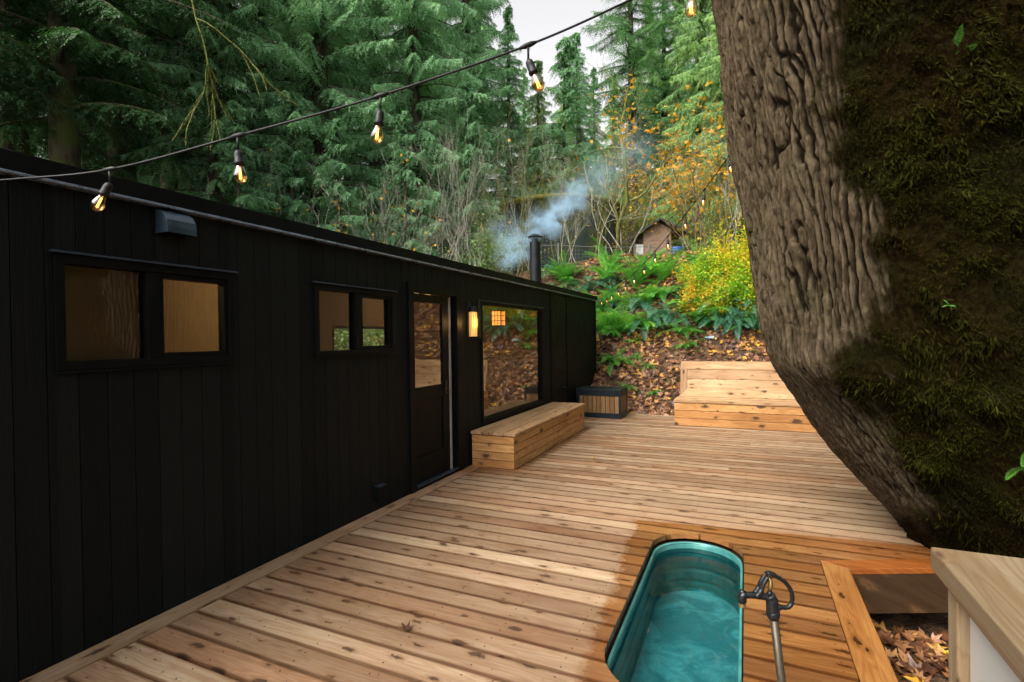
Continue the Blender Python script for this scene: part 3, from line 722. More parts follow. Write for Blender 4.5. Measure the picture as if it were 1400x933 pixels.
prof += [(R0-.014, .568), (R0-.006, .572), (R0-.002, .578), (R0-.006, .585), (R0-.016, .583), (R0-.02, .576)]
oval_shell(prof, M['tank'], 'tank_wall', t)
c = MB(); c.poly(oval(R0-.029, .2005)); c.build('tank_floor', M['tankfloor'], t)
# wrinkled bottom liner / foam glints: fine ripple grid for the water surface
pts = oval(R0-.015, .535); c = MB(); c.poly(pts); c.build('water', M['water'], t)
# dark edging ring under the boards
ringA = oval(TR+.001, .585); ringB = oval(TR+.001, .535)
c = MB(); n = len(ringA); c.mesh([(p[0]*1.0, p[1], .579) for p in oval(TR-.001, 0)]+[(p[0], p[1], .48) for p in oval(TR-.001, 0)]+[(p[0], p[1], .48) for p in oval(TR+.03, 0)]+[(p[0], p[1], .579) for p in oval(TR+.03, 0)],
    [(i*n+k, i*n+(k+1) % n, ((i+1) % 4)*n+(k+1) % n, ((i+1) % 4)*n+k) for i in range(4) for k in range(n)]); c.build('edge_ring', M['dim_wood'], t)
# ------------------------------------------------------------------ yard hydrant
HB = at(1057, 838, 2.1); hdm = empty('water_hydrant', (HB[0]+.035, HB[1], 0)); tag(hdm, 'black cast iron yard hydrant on a leaning galvanised pipe beside the tub', 'hydrant')
u_ = Vector((.911, .413, 0))
def hp(px, py, dpt=0.):
    k = 2.1/FPX; p = Vector(HB)+u_*((px-1057)*k)+Vector((0, 0, (838-py)*k))+Vector((-.413, .911, 0))*dpt
    return p-hdm.location
def sm_path(pts, n=6):
    P = [Vector(p) for p in pts]; out = []
    for i in range(len(P)-1):
        p0, p1, p2, p3 = P[max(i-1, 0)], P[i], P[i+1], P[min(i+2, len(P)-1)]
        for k in range(n):
            s = k/n; out.append(.5*((2*p1)+(p2-p0)*s+(2*p0-5*p1+4*p2-p3)*s*s+(3*p1-p0-3*p2+p3)*s**3))
    out.append(P[-1]); return out
c = MB(); c.tube([Vector((.04, -.02, -.3)), hp(1057, 834)], .0165, 20); c.build('pipe', M['galv'], hdm, smooth=True)
c = MB(); 
c.tube([hp(1057, 846), hp(1057, 842), hp(1057, 836), hp(1056, 834)], [.020, .0255, .0255, .02], 20)
c.tube(sm_path([hp(1056, 838), hp(1056, 828), hp(1055, 820), hp(1052, 813)]), [.0235]*13+[.021]*5+[.017], 18)
c.tube(sm_path([hp(1056, 824), hp(1050, 817), hp(1040, 815), hp(1030, 813.5), hp(1020, 813)]), .0135, 14)
c.tube([hp(1052, 814), hp(1053, 808)], [.012, .009], 12)
c.build('head', M['iron'], hdm, smooth=True)
c = MB(); c.tube([hp(1020, 813), hp(1017, 813), hp(1015, 815), hp(1015, 822), hp(1015, 824)], [.016, .019, .019, .017, .013], 14)
c.tube([hp(1015, 806), hp(1015, 812)], [.008, .012], 10); c.build('spout', M['iron'], hdm, smooth=True)
c = MB(); c.tube([hp(1015, 824), hp(1015, 829)], .013, 14); c.build('spout_thread', M['brass'], hdm)
c = MB()
for dd in (-.011, .011): c.tube(sm_path([hp(1033, 814, dd), hp(1039, 806, dd), hp(1043, 796, dd), hp(1048, 788, dd)]), [.011]*7+[.009]*12, 10)
c.tube([hp(1041, 803, -.011), hp(1041, 803, .011)], .009, 8); c.build('bracket', M['iron'], hdm, smooth=True)
c = MB(); c.tube([hp(1051, 786, -.024), hp(1051, 786, .024)], .006, 10); c.build('pivot_bolt', M['galv'], hdm)
c = MB(); c.tube(sm_path([hp(1049, 784), hp(1055, 785), hp(1063, 789), hp(1072, 795), hp(1079, 803), hp(1083, 813), hp(1083, 822), hp(1080, 829), hp(1074, 831), hp(1067, 830)]), [.011]*10+[.0085]*30+[.0095]*15, 12)
c.tube([hp(1062, 831), hp(1067, 830)], .013, 12); c.build('handle', M['iron'], hdm, smooth=True)
c = MB(); c.tube([hp(1053, 809), hp(1053.5, 803), hp(1054, 798), hp(1053, 790)], [.004, .010, .010, .004], 10); c.build('lift_rod', M['brass'], hdm, smooth=True)
# ------------------------------------------------------------------ counter at the right
KX, KY, KZ = 3.455, 1.215, 1.19
t = empty('counter', (KX+.4, KY-.5, -.4)); tag(t, 'weathered timber counter with a pale side panel close at the right edge', 'counter')
def LC(mb): mb.v = [(v[0]-KX-.4, v[1]-KY+.5, v[2]+.4) for v in mb.v]; return mb
c = MB()
for k in range(6): a = KX+k*.141; c.box(a, a+.1395, KY-1.3, KY, KZ-.042, KZ, 'y')
LC(c).build('top', M['counter'], t, .004)
for (a, b_) in ((KX+.012, KY-.05), (KX+.012, KY-1.2), (KX+.70, KY-.05), (KX+.70, KY-1.2)):
    c = MB(); c.box(a, a+.045, b_-.045, b_, -.4, KZ-.043, 'z'); LC(c).build('leg', M['counter'], t, .003)
c = MB(); c.box(KX+.028, KX+.034, KY-1.19, KY-.10, -.1, KZ-.05); LC(c).build('side_panel', M['white_panel'], t, .001)
# ------------------------------------------------------------------ string lights
def catmull(P, n=8): return sm_path(P, n)
def string_light(name, pts, bulbs, lab, drop=.055, tilt=None, cable_r=.0045, K=.88, fil='filament'):
    t = empty(name, pts[0]); tag(t, lab, 'string lights', 'strings of bulbs'); o0 = Vector(pts[0])
    path = [p-o0 for p in catmull(pts, 10)]
    c = MB(); c.tube(path, cable_r, 6); c.build('cable', M['rubber'], t, smooth=True)
    for i, b_ in enumerate(bulbs):
        w = Vector(b_)-o0; q = min(range(1, len(path)-1), key=lambda k: (path[k]-w).length); d = (path[q+1]-path[q-1]).normalized()
        rx, ry = (tilt[i] if tilt else (random.uniform(-8, 8), random.uniform(-8, 8)))
        Rm = Matrix.Rotation(rad(ry), 4, Vector((-.413, .911, 0)))@Matrix.Rotation(rad(rx), 4, Vector((.911, .413, 0)))
        def T(z, w=w, Rm=Rm): return w+Vector((0, 0, -drop))+Rm@Vector((0, 0, (z+drop)*K))
        s = MB(); s.tube([w-d*.035, w-d*.014, w+d*.014, w+d*.035], [.005, .010, .010, .005], 8)
        s.tube([w, w+Vector((0, 0, -drop*.5)), T(-drop)], [.007, .0045, .0045], 8)
        s.tube([T(-drop), T(-drop-.008), T(-drop-.022), T(-drop-.05), T(-drop-.052), T(-drop-.066)], [.006, .0135, .0165, .0165, .0185, .0185], 14)
        so = s.build('socket', M['rubber'], t, smooth=True)
        g_ = MB(); pr = [(.013, -.066), (.015, -.074), (.021, -.088), (.0265, -.104), (.0275, -.116), (.024, -.131), (.016, -.142), (.006, -.1475), (.001, -.148)]
        g_.lathe([(r, 0) for r, z in pr], (0, 0, 0), 18); 
        n = 18; g_.v = []
        for r, z in pr:
            base = T(-drop+z)
            for k in range(n): th = 2*math.pi*k/n; g_.v.append(base+Rm@Vector((K*r*math.cos(th), K*r*math.sin(th), 0)))
        g_.build('bulb', M['bulb'], so, smooth=True)
        f_ = MB(); 
        for k in range(2):
            a = 2*math.pi*k/2; e_ = Rm@Vector((.0045*math.cos(a), .0045*math.sin(a), 0)); f_.tube([T(-drop-.080)+e_*.5, T(-drop-.128)+e_], .0022, 5)
        f_.build('filament', M[fil], so)
    return t
A_pts = [at(-160, 262, 2.25), at(0, 247, 2.15), at(150, 232, 2.10), at(325, 186, 2.02), at(520, 131, 2.0), at(722, 62, 2.0), at(860, 1, 2.0), at(946, -42, 2.0), at(1030, -95, 2.3), at(1120, -150, 2.9)]
string_light('string_lights', A_pts, [at(150, 232, 2.1), at(325, 186, 2.02), at(520, 131, 2.0), at(722, 62, 2.0), at(946, -42, 2.0)],
             'black cable of amber bulbs crossing the sky from the cabin roof to the trunk', tilt=[(0, 30), (3, -3), (4, 10), (6, -22), (0, 3)])
B0_ = Vector(at(1022, 178, 4.2)); B1_ = Vector((.03, 11.5, 2.42)); Bp = []
for k in range(13):
    s = k/12; p = B0_.lerp(B1_, s); p.z -= .26*4*s*(1-s); Bp.append(p)
nb = 12
string_light('string_lights', Bp, [Bp[0].lerp(Bp[0], 0)]*0+[Vector(catmull(Bp, 10)[int(6+k*(112/nb))]) for k in range(nb)],
             'black cable of small bulbs descending from the trunk to the far cabin corner', drop=.045, K=.8, fil='filament_dim')
# ------------------------------------------------------------------ big leaning maple
edge = [(900, 1330), (830, 1292), (765, 1256), (700, 1202), (620, 1142), (565, 1112), (535, 1096), (508, 1072), (490, 1066), (470, 1064), (430, 1050), (400, 1044), (330, 1031), (260, 1020), (130, 998), (0, 979), (-300, 945), (-900, 900)]
ez = []; ecx = []; 
for py, px in edge:
    z = 1.6+3.45*(452-py)/FPX; ez.append(z)
ez = np.array(ez); epx = np.array([e[1] for e in edge], float)+np.interp([e[0] for e in edge], [0, 300, 500, 600, 800], [22, 20, 6, 8, 8])
def trunk_axis(z):
    r = np.interp(z, [-.9, -.3, .6, 1.6, 4, 8], [1.22, 1.08, 1.0, 1.0, .98, .85])
    px = np.interp(z, ez, epx); D = 3.7
    apx = px+FPX*r/np.sqrt(D*D-r*r)*1.0
    lat = (apx-700)/FPX*D
    x = CAM[0]+.911*lat-.413*D; y = CAM[1]+.413*lat+.911*D
    return x, y, r
NTH, NZ = 1240, 640
zz = np.concatenate([np.linspace(-.9, 4.6, 580), np.linspace(4.64, 8, NZ-580)])
kern = np.exp(-(np.arange(-50, 51)/17.)**2); kern /= kern.sum()
ax, ay, ar = trunk_axis(zz); 
sm = lambda a: np.convolve(np.pad(a, 50, 'edge'), kern, 'valid'); ax, ay = sm(ax), sm(ay)
th = np.linspace(0, 2*np.pi, NTH, endpoint=False)
TH, ZZ = np.meshgrid(th, zz); AR = ar[:, None]
U = TH*1.02; UU = U+.05*(fbm(U*3, ZZ*1.2, 5, 3)-.5)
per = 2*np.pi*1.02
def seam(fn): # blend across the seam (placed at the far side)
    a = fn(UU); b = fn(UU+per) if False else a; return a
TH0 = math.atan2(.911, -.413)  # direction away from the camera: seam there
U = ((TH-TH0) % (2*np.pi))*1.02
UU = U+.07*(fbm(U*2.5, ZZ*1.1, 5, 3)-.5)
ph = UU/.050+2.0*noise2(UU/.20, ZZ/.75, 21)+.8*noise2(UU/.08, ZZ/.26, 25)+.25*noise2(UU/.02, ZZ/.05, 26)+.14*(noise2(UU/.04, ZZ/.05, 22)-.5)
f1 = np.abs(((ph) % 1)-.5)*2                      # 0 in the furrow .. 1 on the plate
ph2 = UU/.105+2.6*noise2(UU/.20+9, ZZ/.50, 31)+.5*noise2(UU/.05, ZZ/.16, 33)
f2 = np.abs((ph2 % 1)-.5)*2
n2 = fbm(UU/.016, ZZ/.05, 41, 3)
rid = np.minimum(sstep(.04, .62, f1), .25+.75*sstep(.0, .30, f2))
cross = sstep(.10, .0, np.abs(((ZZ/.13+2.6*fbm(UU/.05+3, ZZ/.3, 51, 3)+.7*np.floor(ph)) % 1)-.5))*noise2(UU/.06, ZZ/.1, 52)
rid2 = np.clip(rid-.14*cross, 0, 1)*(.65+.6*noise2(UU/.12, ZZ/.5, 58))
lump = (fbm(np.cos(TH)*1.6+5, ZZ*1.3+np.sin(TH)*1.5, 61, 3)-.45)
# moss: right-hand side seen from the camera plus patches
ang = (TH-math.atan2(-.911, .413)+np.pi) % (2*np.pi)-np.pi      # 0 = towards camera, + = to the right
mossf = sstep(-.30, .22, ang+.74+.20*sstep(2.3, 1.2, ZZ)+.75*(fbm(U*2.4, ZZ*1.5, 71, 5)-.45)+.35*(fbm(U*14, ZZ*9, 72, 3)-.45)+.25*sstep(1.0, -.3, ZZ)+.30*sstep(3.6, 4.6, ZZ)*0+.35*np.exp(-((ZZ-2.9)/.35)**2)*sstep(-.9, -.3, ang)*.6)
mossf = np.maximum(mossf, sstep(.95, .25, ZZ-.55*(ang+1.0)+.5*(fbm(U*3, ZZ*3, 73, 3)-.45))*.95)
mossf = np.where(np.abs(ang) > 2.2, .6, mossf)
clump = fbm(U*5, ZZ*5, 81, 4)
disp = (rid2*.060+n2*.026)*(1-.85*mossf)+mossf*(.02+.11*np.maximum(clump-.38, 0)*1.6)+lump*.12
knob = .13*np.exp(-(((ang+1.15)/.30)**2+((ZZ-1.36)/.20)**2)); disp = disp+knob+mossf*((fbm(U*34, ZZ*30, 87, 3)-.45)*.035+(fbm(U*12, ZZ*9, 88, 3)-.45)*.05)
RR = AR+disp-.03
ecc = 1+.0*TH
VX = ax[:, None]+RR*np.cos(TH); VY = ay[:, None]+RR*np.sin(TH)
V = np.stack([VX, VY, ZZ+np.zeros_like(VX)], -1)
i = np.arange(NZ-1)[:, None]*NTH+np.arange(NTH)[None]; j = np.arange(NZ-1)[:, None]*NTH+(np.arange(NTH)[None]+1) % NTH
F = np.stack([i, j, j+NTH, i+NTH], -1).reshape(-1, 4)
mp = empty('maple_tree', (5.2, 5.0, -.5)); tag(mp, 'huge leaning maple trunk with furrowed bark and dark moss at the right', 'tree')
off = np.array([5.2, 5.0, -.5])
tk = npmesh('trunk', V.reshape(-1, 3)-off, F, None, M['maple'], mp, smooth=True)
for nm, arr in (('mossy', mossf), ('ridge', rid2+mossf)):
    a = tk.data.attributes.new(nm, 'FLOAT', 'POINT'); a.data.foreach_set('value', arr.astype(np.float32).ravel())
# moss tufts
Pn = V.reshape(-1, 3); nrmv = nrm(np.stack([np.cos(TH), np.sin(TH), np.zeros_like(TH)], -1).reshape(-1, 3))
wgt = np.clip((mossf.ravel()-.25)*1.5, 0, 1)*(np.abs(ang.ravel()) < 1.55)*(ZZ.ravel() < 4.4)*(np.clip(clump.ravel()-.22, .10, 1))
wgt = wgt/wgt.sum(); NB = 300000
idx = RNG.choice(len(Pn), NB, p=wgt)
P = Pn[idx]+RNG.normal(0, .008, (NB, 3)); cl = clump.ravel()[idx]
hang = noise2(U.ravel()[idx]*9, ZZ.ravel()[idx]*4, 91)
D = nrmv[idx]*RNG.uniform(.3, 1, (NB, 1))+RNG.normal(0, .55, (NB, 3))+np.array([0, 0, -1.])*(.35+.9*hang[:, None])
Ls = RNG.uniform(.010, .034, NB)*(1+1.2*(hang > .62)*(RNG.random(NB) < .35))
Vv, Ff = diamonds(P, D, RNG.normal(0, 1, (NB, 3)), Ls, Ls*.17)
tint = np.clip(.18+.55*(cl-.3)*1.6+RNG.normal(0, .16, NB), 0, 1)
npmesh('moss', Vv-off, Ff, tint, M['moss'], mp)['kind'] = 'stuff'
# second mossy stem at the upper right + limbs over the deck
c = MB()
def o3(p): return Vector(p)-Vector(off)
c.tube(sm_path([o3(at(1330, 420, 3.9)), o3(at(1410, 150, 3.7)), o3(at(1450, -150, 3.7)), o3(at(1490, -600, 3.8)), o3(at(1500, -1000, 4.))], 8), np.linspace(.62, .36, 33), 40)
c.tube(sm_path([o3(at(1150, -700, 3.8)), o3(at(1000, -900, 4.5)), o3(at(800, -1100, 6)), o3((-1.5, 8., 12.5))], 8), np.linspace(.5, .12, 25), 16)
c.build('limb', M['bark_moss'], mp, smooth=True)
# ------------------------------------------------------------------ leaf shapes
def maple_outline():
    lob = [(90, 1.), (38, .86), (-18, .58), (142, .86), (198, .58)]
    pts = []
    seq = [(-90, .12), (-55, .30), (-18, .62), (0, .36), (12, .42), (38, .92), (58, .46), (66, .50), (80, .80), (90, 1.05), (100, .80), (114, .50), (122, .46), (142, .92), (168, .42), (180, .36), (198, .62), (235, .30)]
    return np.array([(r*math.cos(rad(a)), r*math.sin(rad(a))) for a, r in seq])
MO = maple_outline()
def leaves_mesh(P, Nn, size, tint, name, mat, parent=None, curl=.25, mk=True):
    n = len(P); a = RNG.uniform(0, 2*np.pi, n); Nn = nrm(Nn); T = nrm(np.cross(Nn, RNG.normal(0, 1, (n, 3)))); B = np.cross(Nn, T)
    k = len(MO); cv = RNG.uniform(-curl, curl*2.2, n)
    loc_ = MO[None]*size[:, None, None]
    r2 = (MO**2).sum(1)[None]*size[:, None]*cv[:, None]
    fold = np.abs(MO[None, :, 0])*size[:, None]*RNG.uniform(-.2, .5, n)[:, None]
    out = P[:, None]+T[:, None]*loc_[..., 0:1]+B[:, None]*loc_[..., 1:2]+Nn[:, None]*(r2+fold)[..., None]
    V = np.concatenate([P[:, None], out], 1).reshape(-1, 3)
    b = np.arange(n)[:, None]*(k+1); j = np.arange(k)[None]
    F = np.stack([b+0*j, b+1+j, b+1+(j+1) % k], -1).reshape(-1, 3)
    return npmesh(name, V, F, np.repeat(tint, k), mat, parent, mk=mk)
def terr_n(x, y, e=.08):
    return nrm(np.stack([-(H(x+e, y)-H(x-e, y))/(2*e), -(H(x, y+e)-H(x, y-e))/(2*e), np.ones_like(x)], -1))
# litter on the bank and in the hatch
n = 15000; x = RNG.uniform(-1.5, 7.5, n); y = 10.5+RNG.random(n)**1.25*8.0
dens = fbm(x*.9, y*.9, 77, 3); keep = RNG.random(n) < .35+1.1*dens
x, y = x[keep], y[keep]
x2 = RNG.uniform(3.7, 4.9, 800); y2 = RNG.uniform(1.6, 4.4, 800); x3 = RNG.uniform(6.5, 12, 2500); y3 = RNG.uniform(4, 12, 2500)
x = np.concatenate([x, x2, x3]); y = np.concatenate([y, y2, y3]); n = len(x)
z = H(x, y)+RNG.uniform(.005, .05, n)
tn = np.clip(RNG.beta(1.0, 1.7, n)*1.0+.35*(fbm(x*.8+3, y*.8, 55, 3)-.5), 0, 1)
lv = leaves_mesh(np.stack([x, y, z], -1), terr_n(x, y)+RNG.normal(0, .28, (n, 3)), RNG.uniform(.05, .105, n), tn, 'fallen_leaves', M['litter'])
tag(lv, 'rust brown and yellow maple leaves covering the bank behind the deck', 'leaves', kind='stuff')
# leaves lying on the deck
for (px, py, sz, tv, lab) in ((817, 632, .06, .40, 'curled brown maple leaf lying on the deck before the wall bench, nearer of two'), (812, 627, .055, .80, 'yellow maple leaf lying on the deck before the wall bench, farther of two'),
                            (556, 862, .055, .12, 'flat dark brown maple leaf on the foreground deck boards')):
    p = onz(px, py, .006); me = leaves_mesh(np.zeros((1, 3)), np.array([[.05, .05, 1.]]), np.array([sz]), np.array([tv]), 'maple_leaf', M['litter'], mk=False, curl=.12)
    o = bpy.data.objects.new('maple_leaf', me); o.location = (p[0], p[1], .010); link(o); tag(o, lab, 'leaf')
p = hit(972, 468); t = empty('pipe_cap', (p[0], p[1], float(H(p[0], p[1]))+.03)); tag(t, 'small pale blue plastic pipe fitting lying on the leafy bank above the bench', 'pipe fitting')
c = MB(); Mx = Matrix.Rotation(rad(90), 4, 'Y'); c.lathe([(.035, -.05), (.035, .03), (.045, .035), (.045, .07), (.03, .075)], (0, 0, .03), 16, .5, Mx); c.build('fitting', simple('pale_blue_plastic', (.22, .28, .32), .5), t)
c = MB(); c.lathe([(.028, -.13), (.028, -.051)], (0, 0, .03), 14, .5, Mx); c.build('pipe', simple('teal_plastic', (.03, .22, .24), .4), t)
# ------------------------------------------------------------------ ferns
def fern_mesh(name, mat, nf=22, L=.75, up=1.0, seed=1, droop=1.):
    r = np.random.default_rng(seed); P = []; D = []; Nn = []; Ls = []; W = []; T = []
    for k in range(nf):
        az = 2*np.pi*(k+r.uniform(-.4, .4))/nf; ln = L*r.uniform(.7, 1.15); el = rad(r.uniform(38, 78))*up; tv = r.uniform(.15, .85)
        n = 26; s = np.linspace(0, 1, n); cur = el-droop*s*rad(r.uniform(70, 115)); ds = ln/n
        hx = np.cumsum(np.cos(cur)*ds); hz = np.cumsum(np.sin(cur)*ds)
        d = np.array([math.cos(az), math.sin(az)]); side = np.array([-d[1], d[0], 0])
        twist = r.uniform(-.35, .35)
        pos = np.stack([d[0]*hx, d[1]*hx, hz], -1); tan = np.stack([d[0]*np.cos(cur), d[1]*np.cos(cur), np.sin(cur)], -1); nor = np.cross(side, tan)*-1
        pw = .105*L/.75*np.sin(np.pi*np.clip(s*.93+.07, 0, 1))**.6
        for sg in (-1, 1):
            P.append(pos); D.append(side*sg*1.+tan*.35+nor*(.12-.25*s[:, None])+nor*twist*sg); Nn.append(nor); Ls.append(pw*r.uniform(.85, 1.1, n)); W.append(np.full(n, ds*.62)); T.append(np.clip(tv+r.normal(0, .08, n), 0, 1))
        P.append(pos[:-1]); D.append(tan[:-1]); Nn.append(nor[:-1]); Ls.append(np.full(n-1, ds*2)); W.append(np.full(n-1, .008)); T.append(np.full(n-1, tv+.15))
    V, F = diamonds(np.concatenate(P), np.concatenate(D), np.concatenate(Nn), np.concatenate(Ls), np.concatenate(W), .1)
    return npmesh(name, V, F, np.concatenate(T), mat, mk=False)
FM = [fern_mesh('fern', M['fern'], 26, .75, 1., 1), fern_mesh('fern', M['fern'], 22, .85, 1.1, 2, .8), fern_mesh('fern', M['fern_blue'], 24, .8, .8, 3, 1.1), fern_mesh('fern', M['fern_dry'], 12, .6, .9, 4, 1.2)]
FG = 'sword ferns on the leafy bank'
ferns = [  # px, py of root, kind, scale, label
    (772, 388, 1, .95, 'bright sword fern just right of the chimney'), (806, 398, 2, 1.25, 'dark blue green fern drooping over the far cabin corner'),
    (832, 372, 1, 1.15, None), (800, 352, 0, 1.1, None), (856, 362, 1, 1.2, None), (846, 460, 1, 1.2, 'large bright fern beside the far cabin wall'), (842, 500, 0, .8, 'small fern low beside the far cabin wall'),
    (882, 380, 1, 1.1, None), (905, 385, 1, 1.2, 'tall upright fern below the shed'), (880, 425, 2, 1.2, 'blue green fern in the middle of the bank'), (915, 440, 2, 1.05, 'dark fern left above the bench backrest'), (905, 410, 0, 1., None),
    (870, 405, 3, 1., None), (940, 400, 0, .9, None), (960, 425, 2, .9, None), (995, 430, 2, .8, None), (1030, 445, 2, .9, 'dark fern beside the trunk above the bench'), (925, 365, 1, 1., None),
    (790, 375, 3, .9, None), (948, 455, 0, .45, None), (940, 478, 0, .5, None), (886, 505, 0, .35, None), (896, 538, 0, .25, None), (870, 470, 0, .35, None), (770, 345, 0, 1.1, None),
    (975, 415, 3, .8, None), (905, 455, 3, .7, None), (1010, 410, 0, 1., None), (745, 345, 1, .9, None)]
r = np.random.default_rng(77)
ferns += [(float(r.uniform(750, 1000)), float(r.uniform(345, 452)), int(r.choice([0, 1, 1, 2, 3])), float(r.uniform(.6, 1.15)), None) for k in range(26)]
ferns += [(float(r.uniform(820, 1060)), float(r.uniform(395, 462)), int(r.choice([0, 1, 1, 2])), float(r.uniform(.6, 1.0)), None) for k in range(22)]
ferns += [(float(r.uniform(830, 1050)), float(r.uniform(450, 550)), int(r.choice([0, 3])), float(r.uniform(.2, .4)), None) for k in range(10)]
ferns = [f_ for f_ in ferns if not (848 < f_[0] < 940 and f_[1] < 375)]
for k, (px, py, kd, sc, lab) in enumerate(ferns):
    p = hit(px, py); o = bpy.data.objects.new('fern', FM[kd]); o.location = (p[0], p[1], float(H(p[0], p[1]))-.02); s = sc*1.22; o.scale = (s, s, s); o.rotation_euler = (rad(random.uniform(-8, 8))-.0+.0, rad(random.uniform(-8, 8)), random.uniform(0, 6.28)); link(o)
    gen = {0: 'green sword fern among the fallen leaves of the bank', 1: 'upright green sword fern high on the bank', 2: 'dark glossy sword fern under the yellow bush', 3: 'withered straw coloured fern on the bank'}[kd]
    tag(o, lab or gen, 'fern', FG)
# ferns behind the cabin, seen through the small window, and around the right
for x, y, s in ((-3.6, 6.4, 1.2), (-3.3, 7.3, 1.3), (-3.8, 8.2, 1.2), (-3.4, 5.6, 1.1), (-3.9, 7.2, 1.6)):
    o = bpy.data.objects.new('fern', FM[1]); o.location = (x, y, float(H(x, y))+.9); 
    o.location.z = float(H(x, y)); o.scale = (s*1.4,)*3; o.rotation_euler.z = random.uniform(0, 6); link(o); tag(o, 'green fern behind the cabin seen through the small window', 'fern', 'ferns behind the cabin')
# small epiphytic ferns on the trunk
for px, py, s, rz, lab in ((1290, 88, .24, 2.2, 'small bright fern growing on the upper mossy trunk'), (1398, 640, .2, 3.0, 'small fern at the right edge low on the mossy trunk'), (1297, 418, .05, 0, 'tiny green fern sprig in the middle of the mossy trunk')):
    me = fern_mesh('fern', M['fern'], 5 if s > .2 else 3, .8, .8, int(px), .8)
    p = at(px, py, 2.78); o = bpy.data.objects.new('fern', me); o.location = p; o.scale = (s, s, s); o.rotation_euler = (rad(60), rad(20), rz); link(o); tag(o, lab, 'fern')
# ------------------------------------------------------------------ conifers
def conifer(seed, Ht, R, zb, nb, style, mat, barkm, rt=.3, tip=.8):
    """style: dict(up, droop, spl, lat, leaf, lw, hang)"""
    r = np.random.default_rng(seed); tb = MB()
    n = 14; lean = r.normal(0, .012, 2)
    tb.tube([(lean[0]*z, lean[1]*z, z) for z in np.linspace(-1, Ht*.98, n)], [max(.02, rt*(1-.92*max(0, k)/(n-1))*(1.25 if k == 0 else 1)) for k in range(n)], 10)
    P = []; D = []; Nn = []; Ls = []; W = []; T = []
    for k in range(nb):
        f = (k+r.random())/nb; z = zb+(Ht-zb)*(1-(1-f)**1.08); prof = (1-f)**tip*(.25+.75*min(1, f*7+.35))
        L = max(.35, R*prof*r.uniform(.42, 1.22)); az = r.uniform(0, 2*np.pi); d = np.array([math.cos(az), math.sin(az), 0.]); sd = np.array([-d[1], d[0], 0])
        m = max(8, int(L*style['lat'])); s = np.linspace(.06, 1, m)
        up = style['up']*r.uniform(.6, 1.3)*(1 if f < .8 else 1.4); dr = style['droop']*r.uniform(.7, 1.3)
        pz = L*(up*s-dr*s**2+style.get('tipup', .12)*s**4); bend = r.normal(0, .10)*L
        bp_ = np.array([lean[0]*z, lean[1]*z, z])+d*(L*s)[:, None]*.95+np.array([0, 0, 1.])*pz[:, None]+sd*(bend*s**2)[:, None]
        if L > R*.35: tb.tube([tuple(q) for q in bp_[::max(1, m//6)]], [max(.008, .045*L/3*(1-.85*q)) for q in np.linspace(0, 1, len(bp_[::max(1, m//6)]))], 4, cap=False)
        tan = nrm(np.gradient(bp_, axis=0)); btv = r.uniform(.1, .85)
        for sg in (-1, 1):
            ll = style['spl']*(.35+.9*np.sin(np.pi*np.clip(s, .05, .92)))*r.uniform(.7, 1.3, m)*min(1., .45+L/3)
            ld = nrm(sd*sg*1.+tan*r.uniform(.3, .8, (m, 1))+np.array([0, 0, -1.])*style['hang']*r.uniform(.4, 1.4, (m, 1))+r.normal(0, .18, (m, 3)))
            q = style['leaf']; u = np.linspace(.05, 1, q)
            sag = -style['hang']*.45*u**2
            c0 = bp_[:, None]+ld[:, None]*(ll[:, None]*u[None])[..., None]+np.array([0, 0, 1.])*(sag[None]*ll[:, None])[..., None]
            pn = nrm(np.cross(ld, np.array([0, 0, 1.]))); 
            for s2 in (-1, 1):
                dd = ld[:, None]*.75+pn[:, None]*s2*(1.0-.45*u[None, :, None])*style.get('flat', 1.)+np.array([0, 0, -1.])*(style['hang']*.5)+r.normal(0, .36, (m, q, 3))
                P.append(c0.reshape(-1, 3)); D.append(dd.reshape(-1, 3)); nn_ = np.cross(ld, pn)[:, None]+r.normal(0, .35, (m, q, 3)); Nn.append(nn_.reshape(-1, 3))
                le = style['ll']*(1.1-.5*u[None])*r.uniform(.7, 1.3, (m, q)); Ls.append(le.reshape(-1)); W.append((le*style['lw']).reshape(-1))
                T.append(np.clip(btv*.5+.25+.25*u[None]*np.ones((m, 1))-.12+r.normal(0, .12, (m, q)), 0, 1).reshape(-1))
    V, F = diamonds(np.concatenate(P), np.concatenate(D), np.concatenate(Nn), np.concatenate(Ls), np.concatenate(W), .15)
    root = empty('conifer'); tr_ = tb.build('trunk', barkm, root, smooth=True)
    cr = npmesh('crown', V, F, np.concatenate(T), mat, root)
    return root, len(F)
CED = dict(up=.30, droop=.66, spl=.40, lat=13, leaf=8, hang=.95, ll=.115, lw=.30, tipup=.2)
CED2 = dict(up=.18, droop=.60, spl=.38, lat=13, leaf=8, hang=1.1, ll=.11, lw=.30, tipup=.18)
SPR = dict(up=.22, droop=.45, spl=.5, lat=12, leaf=8, hang=.5, ll=.12, lw=.28, tipup=.25)
HEM = dict(up=.12, droop=.45, spl=.6, lat=10, leaf=11, hang=.6, ll=.10, lw=.28, tipup=.05)
protos = {}
for key, args in dict(
    cedar_a=(1, 24, 4.2, 1.0, 310, CED, M['cedar_leaf'], M['bark'], .42, .75),
    cedar_b=(2, 21, 3.6, .8, 300, CED2, M['cedar_leaf'], M['bark'], .36, .8),
    light=(3, 17, 3.2, .8, 280, CED2, M['light_leaf'], M['bark'], .28, .85),
    spruce=(4, 25, 4.3, 6.0, 165, SPR, M['spruce_leaf'], M['bark'], .36, .8),
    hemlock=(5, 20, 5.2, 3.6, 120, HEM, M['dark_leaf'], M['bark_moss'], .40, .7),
    small=(6, 9, 2.3, .3, 100, CED, M['cedar_leaf'], M['bark'], .16, .8)).items():
    protos[key] = conifer(*args); print(key, protos[key][1])
usedp = set()
